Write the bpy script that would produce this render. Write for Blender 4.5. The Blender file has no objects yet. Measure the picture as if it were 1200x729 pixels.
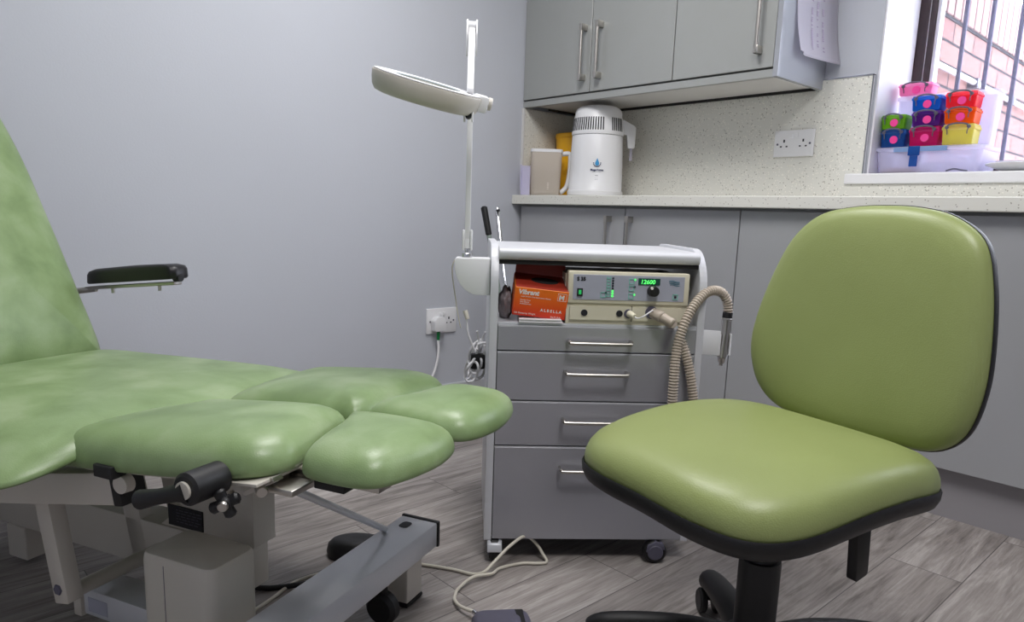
import bpy, bmesh, math, random
from mathutils import Vector, Matrix
from math import radians as R, pi, sin, cos
random.seed(7)
SC = bpy.context.scene
COL = SC.collection

# ------------------------------------------------------------------ camera
cam_d = bpy.data.cameras.new('camera'); cam = bpy.data.objects.new('camera', cam_d); COL.objects.link(cam)
SC.camera = cam
CP = Vector((-2.5652, -2.4056, 0.8215)); yaw, pitch, roll = .8258, .1768, .0339
fw = Vector((cos(yaw)*cos(pitch), sin(yaw)*cos(pitch), -sin(pitch)))
rt0 = Vector((sin(yaw), -cos(yaw), 0)); up0 = rt0.cross(fw)
rt = rt0*cos(roll) + up0*sin(roll); up = up0*cos(roll) - rt0*sin(roll)
M = Matrix((rt, up, -fw)).transposed().to_4x4(); M.translation = CP
cam.matrix_world = M
cam_d.sensor_width = 36; cam_d.lens = 36*837.65/1200; cam_d.shift_y = (401.87-364.5)/1200
cam_d.clip_start = 0.05; cam_d.clip_end = 60

# ------------------------------------------------------------------ world, lights, exposure
SC.view_settings.view_transform = 'Standard'; SC.view_settings.look = 'None'
SC.view_settings.exposure = 0.0; SC.view_settings.gamma = 1.0; SC.view_settings.use_curve_mapping = False
w = bpy.data.worlds.new('world'); SC.world = w; w.use_nodes = True
bgn = w.node_tree.nodes['Background']; bgn.inputs[0].default_value = (0.86, 0.90, 1.0, 1); bgn.inputs[1].default_value = 7.0

def area(name, loc, rot, sx, sy, power, color):
    l = bpy.data.lights.new(name, 'AREA'); l.shape = 'RECTANGLE'; l.size = sx; l.size_y = sy
    l.energy = power; l.color = color
    o = bpy.data.objects.new(name, l); COL.objects.link(o); o.location = loc; o.rotation_euler = rot
    return o
LAMP_COL = (1.0, 0.985, 0.98)
area('ceiling_lamp_light', (-1.95, -2.35, 2.34), (0, 0, 0), 0.6, 0.6, 25, LAMP_COL)
area('ceiling_lamp_light', (-1.45, -1.05, 2.34), (0, 0, 0), 0.6, 0.6, 24, LAMP_COL)

# ------------------------------------------------------------------ materials
def srgb(r, g, b):
    def f(c):
        c /= 255.0
        return c/12.92 if c <= .04045 else ((c+.055)/1.055)**2.4
    return (f(r), f(g), f(b), 1)
def mat(name, col, rough=.5, metal=0.0, spec=.5, noise=0.0, nscale=8.0, bump=0.0, bscale=200.0, coat=0.0, stretch=None):
    m = bpy.data.materials.new(name); m.use_nodes = True
    nt = m.node_tree; b = nt.nodes['Principled BSDF']
    b.inputs['Base Color'].default_value = col; b.inputs['Roughness'].default_value = rough
    b.inputs['Metallic'].default_value = metal; b.inputs['Specular IOR Level'].default_value = spec
    b.inputs['Coat Weight'].default_value = coat; b.inputs['Coat Roughness'].default_value = .15
    tc = nt.nodes.new('ShaderNodeTexCoord'); mp = nt.nodes.new('ShaderNodeMapping')
    nt.links.new(tc.outputs['Object'], mp.inputs[0])
    if stretch: mp.inputs['Scale'].default_value = stretch
    n = nt.nodes.new('ShaderNodeTexNoise'); n.inputs['Scale'].default_value = nscale; n.inputs['Detail'].default_value = 5
    nt.links.new(mp.outputs[0], n.inputs[0])
    cr = nt.nodes.new('ShaderNodeMapRange'); cr.inputs[1].default_value = .3; cr.inputs[2].default_value = .7
    cr.inputs[3].default_value = 1-noise-.006; cr.inputs[4].default_value = 1+noise+.006
    nt.links.new(n.outputs[0], cr.inputs[0])
    mx = nt.nodes.new('ShaderNodeVectorMath'); mx.operation = 'SCALE'
    mx.inputs[0].default_value = col[:3]; nt.links.new(cr.outputs[0], mx.inputs['Scale'])
    nt.links.new(mx.outputs[0], b.inputs['Base Color'])
    if bump:
        n2 = nt.nodes.new('ShaderNodeTexNoise'); n2.inputs['Scale'].default_value = bscale
        nt.links.new(mp.outputs[0], n2.inputs[0])
        bp = nt.nodes.new('ShaderNodeBump'); bp.inputs['Strength'].default_value = bump; bp.inputs['Distance'].default_value = .002
        nt.links.new(n2.outputs[0], bp.inputs['Height']); nt.links.new(bp.outputs[0], b.inputs['Normal'])
    return m
def emit(name, col, s):
    m = bpy.data.materials.new(name); m.use_nodes = True; b = m.node_tree.nodes['Principled BSDF']
    b.inputs['Base Color'].default_value = col; b.inputs['Emission Color'].default_value = col
    b.inputs['Emission Strength'].default_value = s
    return m
def clear(name, col, alpha, rough=.15):
    m = bpy.data.materials.new(name); m.use_nodes = True; nt = m.node_tree
    b = nt.nodes['Principled BSDF']; b.inputs['Base Color'].default_value = col; b.inputs['Roughness'].default_value = rough
    tr = nt.nodes.new('ShaderNodeBsdfTransparent'); tr.inputs[0].default_value = (min(1, col[0]*.5+.5), min(1, col[1]*.5+.5), min(1, col[2]*.5+.5), 1)
    mx = nt.nodes.new('ShaderNodeMixShader'); mx.inputs[0].default_value = alpha
    tl = nt.nodes.new('ShaderNodeBsdfTranslucent'); tl.inputs[0].default_value = col
    m2 = nt.nodes.new('ShaderNodeMixShader'); m2.inputs[0].default_value = .45
    nt.links.new(b.outputs[0], m2.inputs[1]); nt.links.new(tl.outputs[0], m2.inputs[2])
    nt.links.new(tr.outputs[0], mx.inputs[1]); nt.links.new(m2.outputs[0], mx.inputs[2])
    nt.links.new(mx.outputs[0], nt.nodes['Material Output'].inputs[0])
    return m

def ramp(nt, src, stops):
    r = nt.nodes.new('ShaderNodeValToRGB'); e = r.color_ramp.elements
    while len(e) < len(stops): e.new(.5)
    for i, (p, c) in enumerate(stops): e[i].position = p; e[i].color = c
    nt.links.new(src, r.inputs[0]); return r
def floor_mat():
    m = bpy.data.materials.new('grey_wood_plank_vinyl'); m.use_nodes = True; nt = m.node_tree; b = nt.nodes['Principled BSDF']
    tc = nt.nodes.new('ShaderNodeTexCoord')
    mp = nt.nodes.new('ShaderNodeMapping'); mp.inputs['Location'].default_value = (0.35, 1.325+.165*10, 0)
    nt.links.new(tc.outputs['Object'], mp.inputs[0])
    br = nt.nodes.new('ShaderNodeTexBrick'); br.inputs['Scale'].default_value = 1
    br.inputs['Brick Width'].default_value = 0.95; br.inputs['Row Height'].default_value = .165
    br.inputs['Mortar Size'].default_value = .0012; br.offset = .37; br.offset_frequency = 2
    br.inputs['Color1'].default_value = (0, 0, 0, 1); br.inputs['Color2'].default_value = (1, 1, 1, 1); br.inputs['Mortar'].default_value = (.5, .5, .5, 1)
    nt.links.new(mp.outputs[0], br.inputs[0])
    # shift grain per plank
    ad = nt.nodes.new('ShaderNodeVectorMath'); ad.operation = 'MULTIPLY_ADD'
    nt.links.new(br.outputs['Color'], ad.inputs[0]); ad.inputs[1].default_value = (3.1, 5.7, 9.0); nt.links.new(mp.outputs[0], ad.inputs[2])
    def streak(sx, sy, sc, det, dist):
        q = nt.nodes.new('ShaderNodeMapping'); q.inputs['Scale'].default_value = (sx, sy, 1); nt.links.new(ad.outputs[0], q.inputs[0])
        n = nt.nodes.new('ShaderNodeTexNoise'); n.inputs['Scale'].default_value = sc; n.inputs['Detail'].default_value = det
        n.inputs['Distortion'].default_value = dist; n.inputs['Roughness'].default_value = .62
        nt.links.new(q.outputs[0], n.inputs[0]); return n
    n1 = streak(1.2, 9, 2.2, 8, 1.6); n2 = streak(3, 60, 3.0, 4, .3)
    mx = nt.nodes.new('ShaderNodeMix'); mx.data_type = 'FLOAT'; mx.inputs[0].default_value = .34
    nt.links.new(n1.outputs[0], mx.inputs[2]); nt.links.new(n2.outputs[0], mx.inputs[3])
    a2 = nt.nodes.new('ShaderNodeMath'); a2.operation = 'MULTIPLY_ADD'; a2.inputs[1].default_value = .10; nt.links.new(br.outputs['Color'], a2.inputs[0]); nt.links.new(mx.outputs[0], a2.inputs[2])
    r = ramp(nt, a2.outputs[0], [(.38, srgb(104, 98, 94)), (.50, srgb(138, 131, 127)), (.60, srgb(156, 149, 145)), (.72, srgb(182, 176, 172))])
    mm = nt.nodes.new('ShaderNodeMix'); mm.data_type = 'RGBA'; nt.links.new(br.outputs['Fac'], mm.inputs[0])
    nt.links.new(r.outputs[0], mm.inputs[6]); mm.inputs[7].default_value = srgb(88, 82, 82)
    nt.links.new(mm.outputs[2], b.inputs['Base Color']); b.inputs['Roughness'].default_value = .5
    bp = nt.nodes.new('ShaderNodeBump'); bp.inputs['Strength'].default_value = .25; bp.inputs['Distance'].default_value = .002
    nt.links.new(mx.outputs[0], bp.inputs['Height']); nt.links.new(bp.outputs[0], b.inputs['Normal'])
    return m
def speckle_mat(name, base, s1, s2, rough=.35):
    m = bpy.data.materials.new(name); m.use_nodes = True; nt = m.node_tree; b = nt.nodes['Principled BSDF']
    tc = nt.nodes.new('ShaderNodeTexCoord')
    prev = None
    def layer(scale, thr, col, prevc):
        v = nt.nodes.new('ShaderNodeTexVoronoi'); v.inputs['Scale'].default_value = scale
        nt.links.new(tc.outputs['Object'], v.inputs[0])
        wn = nt.nodes.new('ShaderNodeSeparateColor'); nt.links.new(v.outputs['Color'], wn.inputs[0])
        c1 = nt.nodes.new('ShaderNodeMath'); c1.operation = 'LESS_THAN'; c1.inputs[1].default_value = .34; nt.links.new(v.outputs['Distance'], c1.inputs[0])
        c2 = nt.nodes.new('ShaderNodeMath'); c2.operation = 'LESS_THAN'; c2.inputs[1].default_value = thr; nt.links.new(wn.outputs[0], c2.inputs[0])
        c3 = nt.nodes.new('ShaderNodeMath'); c3.operation = 'MULTIPLY'; nt.links.new(c1.outputs[0], c3.inputs[0]); nt.links.new(c2.outputs[0], c3.inputs[1])
        mm = nt.nodes.new('ShaderNodeMix'); mm.data_type = 'RGBA'; nt.links.new(c3.outputs[0], mm.inputs[0])
        if prevc is None: mm.inputs[6].default_value = base
        else: nt.links.new(prevc, mm.inputs[6])
        mm.inputs[7].default_value = col
        return mm.outputs[2]
    c = layer(210, .20, s1, None); c = layer(150, .10, s2, c); c = layer(160, .16, srgb(244, 241, 232), c)
    nt.links.new(c, b.inputs['Base Color']); b.inputs['Roughness'].default_value = rough
    return m
def leather(name, dark, mid, light, rough, scale):
    m = bpy.data.materials.new(name); m.use_nodes = True; nt = m.node_tree; b = nt.nodes['Principled BSDF']
    tc = nt.nodes.new('ShaderNodeTexCoord')
    n = nt.nodes.new('ShaderNodeTexNoise'); n.inputs['Scale'].default_value = scale; n.inputs['Detail'].default_value = 6; n.inputs['Distortion'].default_value = .25
    nt.links.new(tc.outputs['Object'], n.inputs[0])
    r = ramp(nt, n.outputs[0], [(.32, dark), (.5, mid), (.68, light)])
    nt.links.new(r.outputs[0], b.inputs['Base Color']); b.inputs['Roughness'].default_value = rough
    v = nt.nodes.new('ShaderNodeTexVoronoi'); v.inputs['Scale'].default_value = 420; nt.links.new(tc.outputs['Object'], v.inputs[0])
    bp = nt.nodes.new('ShaderNodeBump'); bp.inputs['Strength'].default_value = .12; bp.inputs['Distance'].default_value = .001
    nt.links.new(v.outputs['Distance'], bp.inputs['Height']); nt.links.new(bp.outputs[0], b.inputs['Normal'])
    return m
def brick_mat():
    m = bpy.data.materials.new('pink_brick'); m.use_nodes = True; nt = m.node_tree; b = nt.nodes['Principled BSDF']
    tc = nt.nodes.new('ShaderNodeTexCoord'); sp = nt.nodes.new('ShaderNodeSeparateXYZ'); nt.links.new(tc.outputs['Object'], sp.inputs[0])
    cb = nt.nodes.new('ShaderNodeCombineXYZ'); nt.links.new(sp.outputs[0], cb.inputs[0]); nt.links.new(sp.outputs[2], cb.inputs[1])
    br = nt.nodes.new('ShaderNodeTexBrick'); br.inputs['Scale'].default_value = 1; br.inputs['Brick Width'].default_value = .25
    br.inputs['Row Height'].default_value = .083; br.inputs['Mortar Size'].default_value = .006; br.inputs['Mortar Smooth'].default_value = .2
    mp = nt.nodes.new('ShaderNodeMapping'); mp.inputs['Location'].default_value = (.05, -1.624+.083*20, 0); nt.links.new(cb.outputs[0], mp.inputs[0]); nt.links.new(mp.outputs[0], br.inputs[0])
    br.inputs['Color1'].default_value = srgb(160, 118, 112); br.inputs['Color2'].default_value = srgb(144, 104, 102); br.inputs['Mortar'].default_value = srgb(44, 38, 48)
    nt.links.new(br.outputs['Color'], b.inputs['Base Color']); b.inputs['Roughness'].default_value = .9
    return m

MT = {}
MT['wall'] = mat('lilac_grey_wall_paint', srgb(192, 195, 203), .8, noise=.012, nscale=1.5, bump=.15, bscale=160)
MT['wallw'] = mat('white_wall_paint', srgb(228, 226, 232), .7)
MT['ceil'] = mat('white_ceiling_paint', srgb(235, 235, 235), .8)
MT['skirt'] = mat('pale_grey_skirting', srgb(190, 192, 196), .5)
MT['floor'] = floor_mat()
MT['speck'] = speckle_mat('speckled_cream_laminate', srgb(224, 223, 215), srgb(198, 194, 180), srgb(168, 164, 154), .4)
MT['door'] = mat('pearl_grey_laminate', srgb(163, 165, 163), .3, metal=.15, noise=.012, nscale=3)
MT['door_low'] = mat('pearl_grey_laminate_base', srgb(170, 171, 174), .3, metal=.15, noise=.012, nscale=3)
MT['carc'] = mat('grey_carcass', srgb(168, 170, 172), .4)
MT['gloss'] = mat('gloss_grey_end_panel', srgb(172, 175, 182), .09, metal=.25)
MT['plinth'] = mat('grey_plinth', srgb(150, 147, 150), .4)
MT['steel'] = mat('brushed_steel', srgb(190, 186, 180), .3, metal=1, noise=.03, nscale=40)
MT['chrome'] = mat('chrome', srgb(225, 225, 228), .12, metal=1)
MT['trim'] = mat('pale_trim', srgb(215, 213, 210), .4)
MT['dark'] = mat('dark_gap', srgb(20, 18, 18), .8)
MT['black'] = mat('black_plastic', srgb(14, 13, 16), .5, noise=.05, nscale=30)
MT['blackpu'] = mat('black_armrest_pad', srgb(18, 17, 20), .38)
MT['green1'] = leather('mottled_green_vinyl', srgb(117, 140, 92), srgb(133, 156, 108), srgb(152, 171, 129), .36, 10)
MT['green2'] = leather('olive_green_vinyl', srgb(137, 148, 91), srgb(142, 153, 95), srgb(146, 157, 99), .40, 3)
MT['cream'] = mat('cream_painted_steel', srgb(202, 196, 186), .4, noise=.02, nscale=6)
MT['creamshell'] = mat('cream_plastic', srgb(206, 201, 190), .35)
MT['silver'] = mat('silver_grey_painted_steel', srgb(206, 208, 213), .28, metal=.2)
MT['white'] = mat('white_plastic', srgb(232, 232, 234), .35)
MT['lampgrey'] = mat('warm_white_lamp_plastic', srgb(206, 200, 190), .4)
MT['drawer'] = mat('graphite_satin_drawer', srgb(168, 168, 175), .30, metal=.4, noise=.01, nscale=5)
MT['frame'] = mat('light_grey_trolley_panel', srgb(206, 207, 212), .35)
MT['device'] = mat('ivory_device_plastic', srgb(214, 208, 186), .4)
MT['face'] = mat('grey_device_fascia', srgb(166, 168, 182), .4)
MT['hose'] = mat('taupe_hose_plastic', srgb(176, 164, 150), .4)
MT['cord'] = mat('cream_cable', srgb(214, 208, 194), .45)
MT['cordw'] = mat('white_cable', srgb(225, 224, 226), .45)
MT['greenp'] = mat('green_cable_boot', srgb(10, 120, 60), .4)
MT['seafoam'] = mat('seafoam_icon_print', srgb(120, 200, 180), .5)
MT['led'] = emit('green_led', (.10, .9, .16, 1), 1.1)
MT['ledoff'] = mat('unlit_led', srgb(45, 50, 60), .3)
MT['ink'] = mat('black_ink', srgb(25, 25, 32), .6)
MT['whiteink'] = mat('white_ink', srgb(245, 240, 235), .6)
MT['tissue'] = mat('white_tissue', srgb(240, 238, 240), .8)
MT['paper'] = mat('lilac_white_paper', srgb(226, 222, 232), .6)
MT['paperink'] = mat('pale_purple_ink', srgb(186, 168, 196), .7)
MT['pinkink'] = mat('pale_pink_print', srgb(232, 212, 222), .7)
MT['yellow'] = mat('yellow_plastic', srgb(236, 176, 20), .4)
MT['jug'] = clear('frosted_jug_plastic', srgb(240, 234, 226), .62, .3)
MT['blueink'] = mat('blue_print', srgb(60, 150, 205), .5)
MT['navyink'] = mat('navy_print', srgb(30, 45, 90), .5)
MT['bag'] = mat('grey_plastic_bag', srgb(128, 120, 122), .35, noise=.25, nscale=30, bump=1.0, bscale=40)
MT['brown'] = mat('dark_brown_window_frame', srgb(52, 32, 36), .35)
MT['upvc'] = mat('white_window_frame', srgb(225, 226, 235), .3)
MT['bars'] = mat('blue_grey_window_bar', srgb(86, 84, 118), .5)
MT['brick'] = brick_mat()
MT['brickw'] = mat('pale_soldier_brick', srgb(172, 144, 142), .9)
MT['mortar'] = mat('mortar', srgb(44, 38, 48), .9)
MT['glass'] = clear('window_glass', (.95, .97, 1, 1), .04, .03)
MT['tub'] = clear('clear_tub_plastic', srgb(238, 236, 250), .42, .2)
MT['clasp'] = mat('grey_clasp', srgb(90, 88, 104), .5)
MT['pinklabel'] = mat('pink_round_label', srgb(240, 60, 150), .5)

# ------------------------------------------------------------------ object helpers
def setp(o, label=None, cat=None, group=None, kind=None):
    if label: o['label'] = label
    if cat: o['category'] = cat
    if group: o['group'] = group
    if kind: o['kind'] = kind
    return o
def thing(name, label, cat, loc=(0, 0, 0), rz=0.0, group=None):
    o = bpy.data.objects.new(name, None); COL.objects.link(o); o.location = loc; o.rotation_euler = (0, 0, rz)
    o.empty_display_size = .05
    return setp(o, label, cat, group)

class MB:
    """collects shapes into one mesh"""
    def __init__(s): s.bm = bmesh.new()
    def _add(s, b2, m=None):
        if m is not None: b2.transform(m)
        me = bpy.data.meshes.new('tmp'); b2.to_mesh(me); b2.free(); s.bm.from_mesh(me); bpy.data.meshes.remove(me)
        return s
    def box(s, x0, x1, y0, y1, z0, z1, bev=0.0, seg=2, m=None):
        b = bmesh.new(); bmesh.ops.create_cube(b, size=1)
        for v in b.verts:
            v.co = Vector(((x0+x1)/2+v.co.x*(x1-x0), (y0+y1)/2+v.co.y*(y1-y0), (z0+z1)/2+v.co.z*(z1-z0)))
        if bev: bmesh.ops.bevel(b, geom=b.edges[:], offset=bev, segments=seg, profile=.5, affect='EDGES', clamp_overlap=True)
        return s._add(b, m)
    def lathe(s, prof, seg=32, m=None, cap=True):
        b = bmesh.new(); rings = []
        for r, z in prof:
            rings.append([b.verts.new((max(r, 1e-5)*cos(2*pi*i/seg), max(r, 1e-5)*sin(2*pi*i/seg), z)) for i in range(seg)])
        for a, c in zip(rings, rings[1:]):
            for i in range(seg):
                j = (i+1) % seg; b.faces.new((a[i], a[j], c[j], c[i]))
        if cap: b.faces.new(rings[0][::-1]); b.faces.new(rings[-1])
        bmesh.ops.recalc_face_normals(b, faces=b.faces[:])
        return s._add(b, m)
    def cyl(s, p, q, r, r2=None, seg=20, bev=0.0):
        p = Vector(p); q = Vector(q); L = (q-p).length; r2 = r if r2 is None else r2
        rot = Vector((0, 0, 1)).rotation_difference((q-p).normalized()).to_matrix().to_4x4(); rot.translation = p
        if bev: prof = [(r-bev, 0), (r, bev), (r2, L-bev), (r2-bev, L)]
        else: prof = [(r, 0), (r2, L)]
        return s.lathe(prof, seg, rot)
    def tube(s, pts, r, seg=10, closed=False, rib=0.0, ribn=0, smooth=0):
        pts = [Vector(p) for p in pts]
        if smooth:
            n0_ = len(pts); pts = catmull(pts, smooth, closed)
            if isinstance(r, list):
                r = (r+[r[-1]]*n0_)[:n0_]; r = [r[i//smooth]+(r[min(i//smooth+1, n0_-1)]-r[i//smooth])*((i % smooth)/smooth) for i in range(len(pts))]
        b = bmesh.new(); rings = []; n = len(pts); prevn = None
        for i, p in enumerate(pts):
            t = (pts[min(i+1, n-1)]-pts[max(i-1, 0)]).normalized()
            if prevn is None:
                ref = Vector((0, 0, 1)) if abs(t.z) < .9 else Vector((1, 0, 0)); nn = t.cross(ref).normalized()
            else: nn = (prevn-t*prevn.dot(t)).normalized()
            prevn = nn; bb = t.cross(nn); rr = r[i] if isinstance(r, list) else r
            rings.append([b.verts.new(p+(nn*cos(2*pi*k/seg)+bb*sin(2*pi*k/seg))*rr) for k in range(seg)])
        for a, c in zip(rings, rings[1:]):
            for i in range(seg):
                j = (i+1) % seg; b.faces.new((a[i], a[j], c[j], c[i]))
        b.faces.new(rings[0][::-1]); b.faces.new(rings[-1])
        bmesh.ops.recalc_face_normals(b, faces=b.faces[:])
        return s._add(b)
    def prism(s, pts, axis, a0, a1, bev=0.0, seg=2, m=None):
        """polygon pts (u,v) extruded along axis ('x','y','z') from a0 to a1"""
        b = bmesh.new()
        def mk(u, v, a): return {'x': (a, u, v), 'y': (u, a, v), 'z': (u, v, a)}[axis]
        lo = [b.verts.new(mk(u, v, a0)) for u, v in pts]; hi = [b.verts.new(mk(u, v, a1)) for u, v in pts]
        n = len(pts); b.faces.new(lo[::-1]); b.faces.new(hi)
        for i in range(n): b.faces.new((lo[i], lo[(i+1) % n], hi[(i+1) % n], hi[i]))
        bmesh.ops.recalc_face_normals(b, faces=b.faces[:])
        if bev: bmesh.ops.bevel(b, geom=b.edges[:], offset=bev, segments=seg, profile=.5, affect='EDGES', clamp_overlap=True)
        return s._add(b, m)
    def pad(s, outline, prof, zf=None, m=None, centre=None):
        """closed outline [(x,y)], prof [(scale,z)] bottom to top; zf(x,y) height offset"""
        b = bmesh.new(); n = len(outline)
        cx, cy = centre or (sum(p[0] for p in outline)/n, sum(p[1] for p in outline)/n); rings = []
        for q in prof:
            k, z = q[0], q[1]
            if k < .004:
                rings.append([b.verts.new((cx, cy, z+(zf(cx, cy, z) if zf else 0)))]); continue
            ring = []
            for x, y in outline:
                X, Y = cx+(x-cx)*k, cy+(y-cy)*k
                ring.append(b.verts.new((X, Y, z+(zf(X, Y, z) if zf else 0))))
            rings.append(ring)
        for a, c in zip(rings, rings[1:]):
            for i in range(n):
                j = (i+1) % n
                if len(a) == 1: b.faces.new((a[0], c[j], c[i]))
                elif len(c) == 1: b.faces.new((a[i], a[j], c[0]))
                else: b.faces.new((a[i], a[j], c[j], c[i]))
        bmesh.ops.recalc_face_normals(b, faces=b.faces[:])
        return s._add(b, m)
    def build(s, name, material, parent=None, smooth=None, m=None):
        if m is not None: s.bm.transform(m)
        me = bpy.data.meshes.new(name); s.bm.to_mesh(me); s.bm.free()
        me.materials.append(MT[material] if isinstance(material, str) else material)
        if smooth is not None:
            me.shade_smooth() if smooth >= 180 else None
            if smooth < 180:
                me.shade_smooth()
                me.set_sharp_from_angle(angle=R(smooth))
        o = bpy.data.objects.new(name, me); COL.objects.link(o)
        if parent is not None: o.parent = parent
        return o
def catmull(pts, k, closed=False):
    n = len(pts); out = []
    rng = range(n) if closed else range(n-1)
    for i in rng:
        if closed: p0, p1, p2, p3 = pts[(i-1) % n], pts[i], pts[(i+1) % n], pts[(i+2) % n]
        else: p0, p1, p2, p3 = pts[max(i-1, 0)], pts[i], pts[i+1], pts[min(i+2, n-1)]
        for j in range(k):
            t = j/k
            out.append(p1*1.0*(1-2.5*t*t+1.5*t**3)+p0*(-.5*t+t*t-.5*t**3)+p2*(.5*t+2*t*t-1.5*t**3)+p3*(-.5*t*t+.5*t**3))
    if not closed: out.append(pts[-1])
    return out
def outline(pts, k=8):
    return [(p.x, p.y) for p in catmull([Vector((x, y, 0)) for x, y in pts], k, True)]
def roundpoly(pts, r, k=6):
    """polygon with rounded corners; r float or list"""
    out = []; n = len(pts)
    for i in range(n):
        p = Vector(pts[i]); a = Vector(pts[i-1]); b = Vector(pts[(i+1) % n]); rr = r[i] if isinstance(r, list) else r
        da = (a-p); db = (b-p); d = min(rr, da.length*.49, db.length*.49)
        s0 = p+da.normalized()*d; s1 = p+db.normalized()*d
        for j in range(k+1):
            t = j/k; q = s0*(1-t)**2+p*2*t*(1-t)+s1*t*t; out.append((q.x, q.y))
    return out
def text(name, body, size, m, material, parent, depth=.0006, align='LEFT', bold=0.0, shear=0.0):
    """lettering in local XY plane of m, raised along +Z"""
    c = bpy.data.curves.new(name, 'FONT'); c.body = body; c.size = size; c.extrude = depth; c.align_x = align; c.offset = bold; c.shear = shear
    c.resolution_u = 3
    t = bpy.data.objects.new('tmp', c); COL.objects.link(t)
    dg = bpy.context.evaluated_depsgraph_get(); me = bpy.data.meshes.new_from_object(t.evaluated_get(dg))
    bpy.data.objects.remove(t); bpy.data.curves.remove(c)
    me.transform(m); me.name = name; me.materials.clear(); me.materials.append(MT[material])
    o = bpy.data.objects.new(name, me); COL.objects.link(o); o.parent = parent
    return o
def plane_m(origin, xdir, ydir):
    x = Vector(xdir).normalized(); y = Vector(ydir).normalized(); z = x.cross(y)
    mm = Matrix((x, y, z)).transposed().to_4x4(); mm.translation = Vector(origin); return mm
def struct(o, label=None): o['kind'] = 'structure'; 
def st_obj(mb, name, material, **k):
    o = mb.build(name, material, **k); o['kind'] = 'structure'; o['label'] = LBL.get(name, name.replace('_', ' ')); o['category'] = name.split('_')[0]; return o
LBL = {'wall_back': 'plain lilac grey painted wall behind the treatment couch', 'wall_right': 'pale grey wall with the recessed barred window beside the cabinets',
       'floor': 'grey wood plank vinyl floor under everything', 'ceiling': 'white ceiling over the room', 'window_1': 'brown and white framed window in the white recess',
       'baseboard_back': 'pale grey skirting along the foot of the lilac grey wall', 'wall_left': 'wall out of view left of the couch', 'wall_front': 'wall behind the viewer'}

# ------------------------------------------------------------------ room shell
XL, YF, H = -3.9, -4.4, 2.42
st_obj(MB().box(XL-.1, .36, YF-.1, .1, -.1, 0), 'floor', 'floor')
st_obj(MB().box(XL-.1, .36, YF-.1, .1, H, H+.1), 'ceiling', 'ceil')
st_obj(MB().box(XL-.1, .36, 0, .1, 0, H), 'wall_back', 'wall')
st_obj(MB().box(XL-.1, XL, YF, 0, 0, H), 'wall_left', 'wall')
st_obj(MB().box(XL-.1, .36, YF-.1, YF, 0, H), 'wall_front', 'wall')
WY0, WY1, WZ0, WZ1 = -3.0, -1.37, .965, 2.15     # window opening
wr = MB(); wr.box(0, .34, WY1, 0, 0, H); wr.box(0, .34, YF, WY0, 0, H); wr.box(0, .34, WY0, WY1, 0, WZ0); wr.box(0, .34, WY0, WY1, WZ1, H)
st_obj(wr, 'wall_right', 'wall')
# white painted reveal lining of the window recess
rv = MB(); rv.box(.003, .28, WY1-.006, WY1, WZ0+.03, WZ1); rv.box(.003, .28, WY0, WY0+.006, WZ0+.03, WZ1); rv.box(.003, .28, WY0, WY1, WZ1-.006, WZ1)
o = st_obj(rv, 'trim_1', 'wallw'); o['label'] = 'white lining of the window recess'; o['category'] = 'trim'
o = st_obj(MB().box(-.022, .28, WY0, -1.306, WZ0, 1.0, .004), 'trim_2', 'white'); o['label'] = 'white window sill board under the plastic boxes'; o['category'] = 'trim'
st_obj(MB().box(XL, -.34, -.015, 0, 0, .095, .004), 'baseboard_back', 'skirt')
# window
wn = bpy.data.objects.new('window_1', None); COL.objects.link(wn); wn['kind'] = 'structure'; wn['label'] = LBL['window_1']; wn['category'] = 'window'
f = MB(); f.box(.282, .335, WY1-.036, WY1-.001, 1.0, WZ1-.007); f.box(.292, .335, WY1-.056, WY1-.036, 1.0, WZ1-.007); f.box(.282, .335, WY0+.007, WY0+.05, 1.0, WZ1-.007)
f.box(.282, .335, WY0+.05, WY1-.045, 1.0, 1.04)
f.build('window_frame', 'brown', wn)
f = MB(); f.box(.285, .345, WY0+.05, WY1-.046, 1.612, 1.665, .004); f.box(.285, .345, WY0+.05, WY1-.046, WZ1-.06, WZ1-.007)
f.build('window_transom', 'upvc', wn)
f = MB(); f.box(.300, .34, WY1-.068, WY1-.057, 1.04, 1.612); f.box(.290, .30, WY1-.0385, WY1-.0360, 1.04, 1.612); f.box(.290, .34, WY0+.05, WY1-.046, 1.04, 1.055)
f.build('window_sash', 'upvc', wn)
MB().box(.312, .316, WY0+.05, WY1-.062, 1.055, 1.612).build('window_pane', 'glass', wn)
# ceiling lamps (round the area lights): frame + diffuser
for i, (x, y) in enumerate(((-1.95, -2.35), (-1.45, -1.05))):
    t = thing('ceiling_light', ['square ceiling light panel above the couch foot end', 'square ceiling light panel nearer the corner'][i], 'ceiling light', (x, y, H))
    MB().box(-.3, .3, -.3, .3, -.03, -.002, .004).build('lamp_housing', 'white', t)

# ------------------------------------------------------------------ outside: brick return wall, pipe, window bars
b = thing('brick_wall', 'sunlit pink brick wall outside the barred window', 'brick wall', (0, 0, 0))
MB().box(.40, 4.2, -1.36, -1.14, -.2, 1.624).build('wall_body', 'brick', b)
sd = MB()
x = .40
while x < 4.15: sd.box(x, x+.068, -1.372, -1.13, 1.63, 1.85, .003, 1); x += .083
o = sd.build('soldier_course', 'brickw', b); o['kind'] = 'stuff'
MB().box(.40, 4.2, -1.365, -1.14, 1.618, 1.63).box(.40, 4.2, -1.36, -1.135, 1.63, 1.845).build('mortar_bed', 'mortar', b)
p = MB(); p.tube([(.45, -1.385, 1.43), (2.4, -1.385, 1.418)], .011, 10)
pp = setp(p.build('outside_pipe', 'upvc', None, 60), 'thin pale pipe clipped along the brick wall outside', 'pipe')
for xx in (.95, 1.5): MB().box(xx-.02, xx+.02, -1.40, -1.36, 1.405, 1.445, .004).build('clip', 'clasp', pp)
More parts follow.
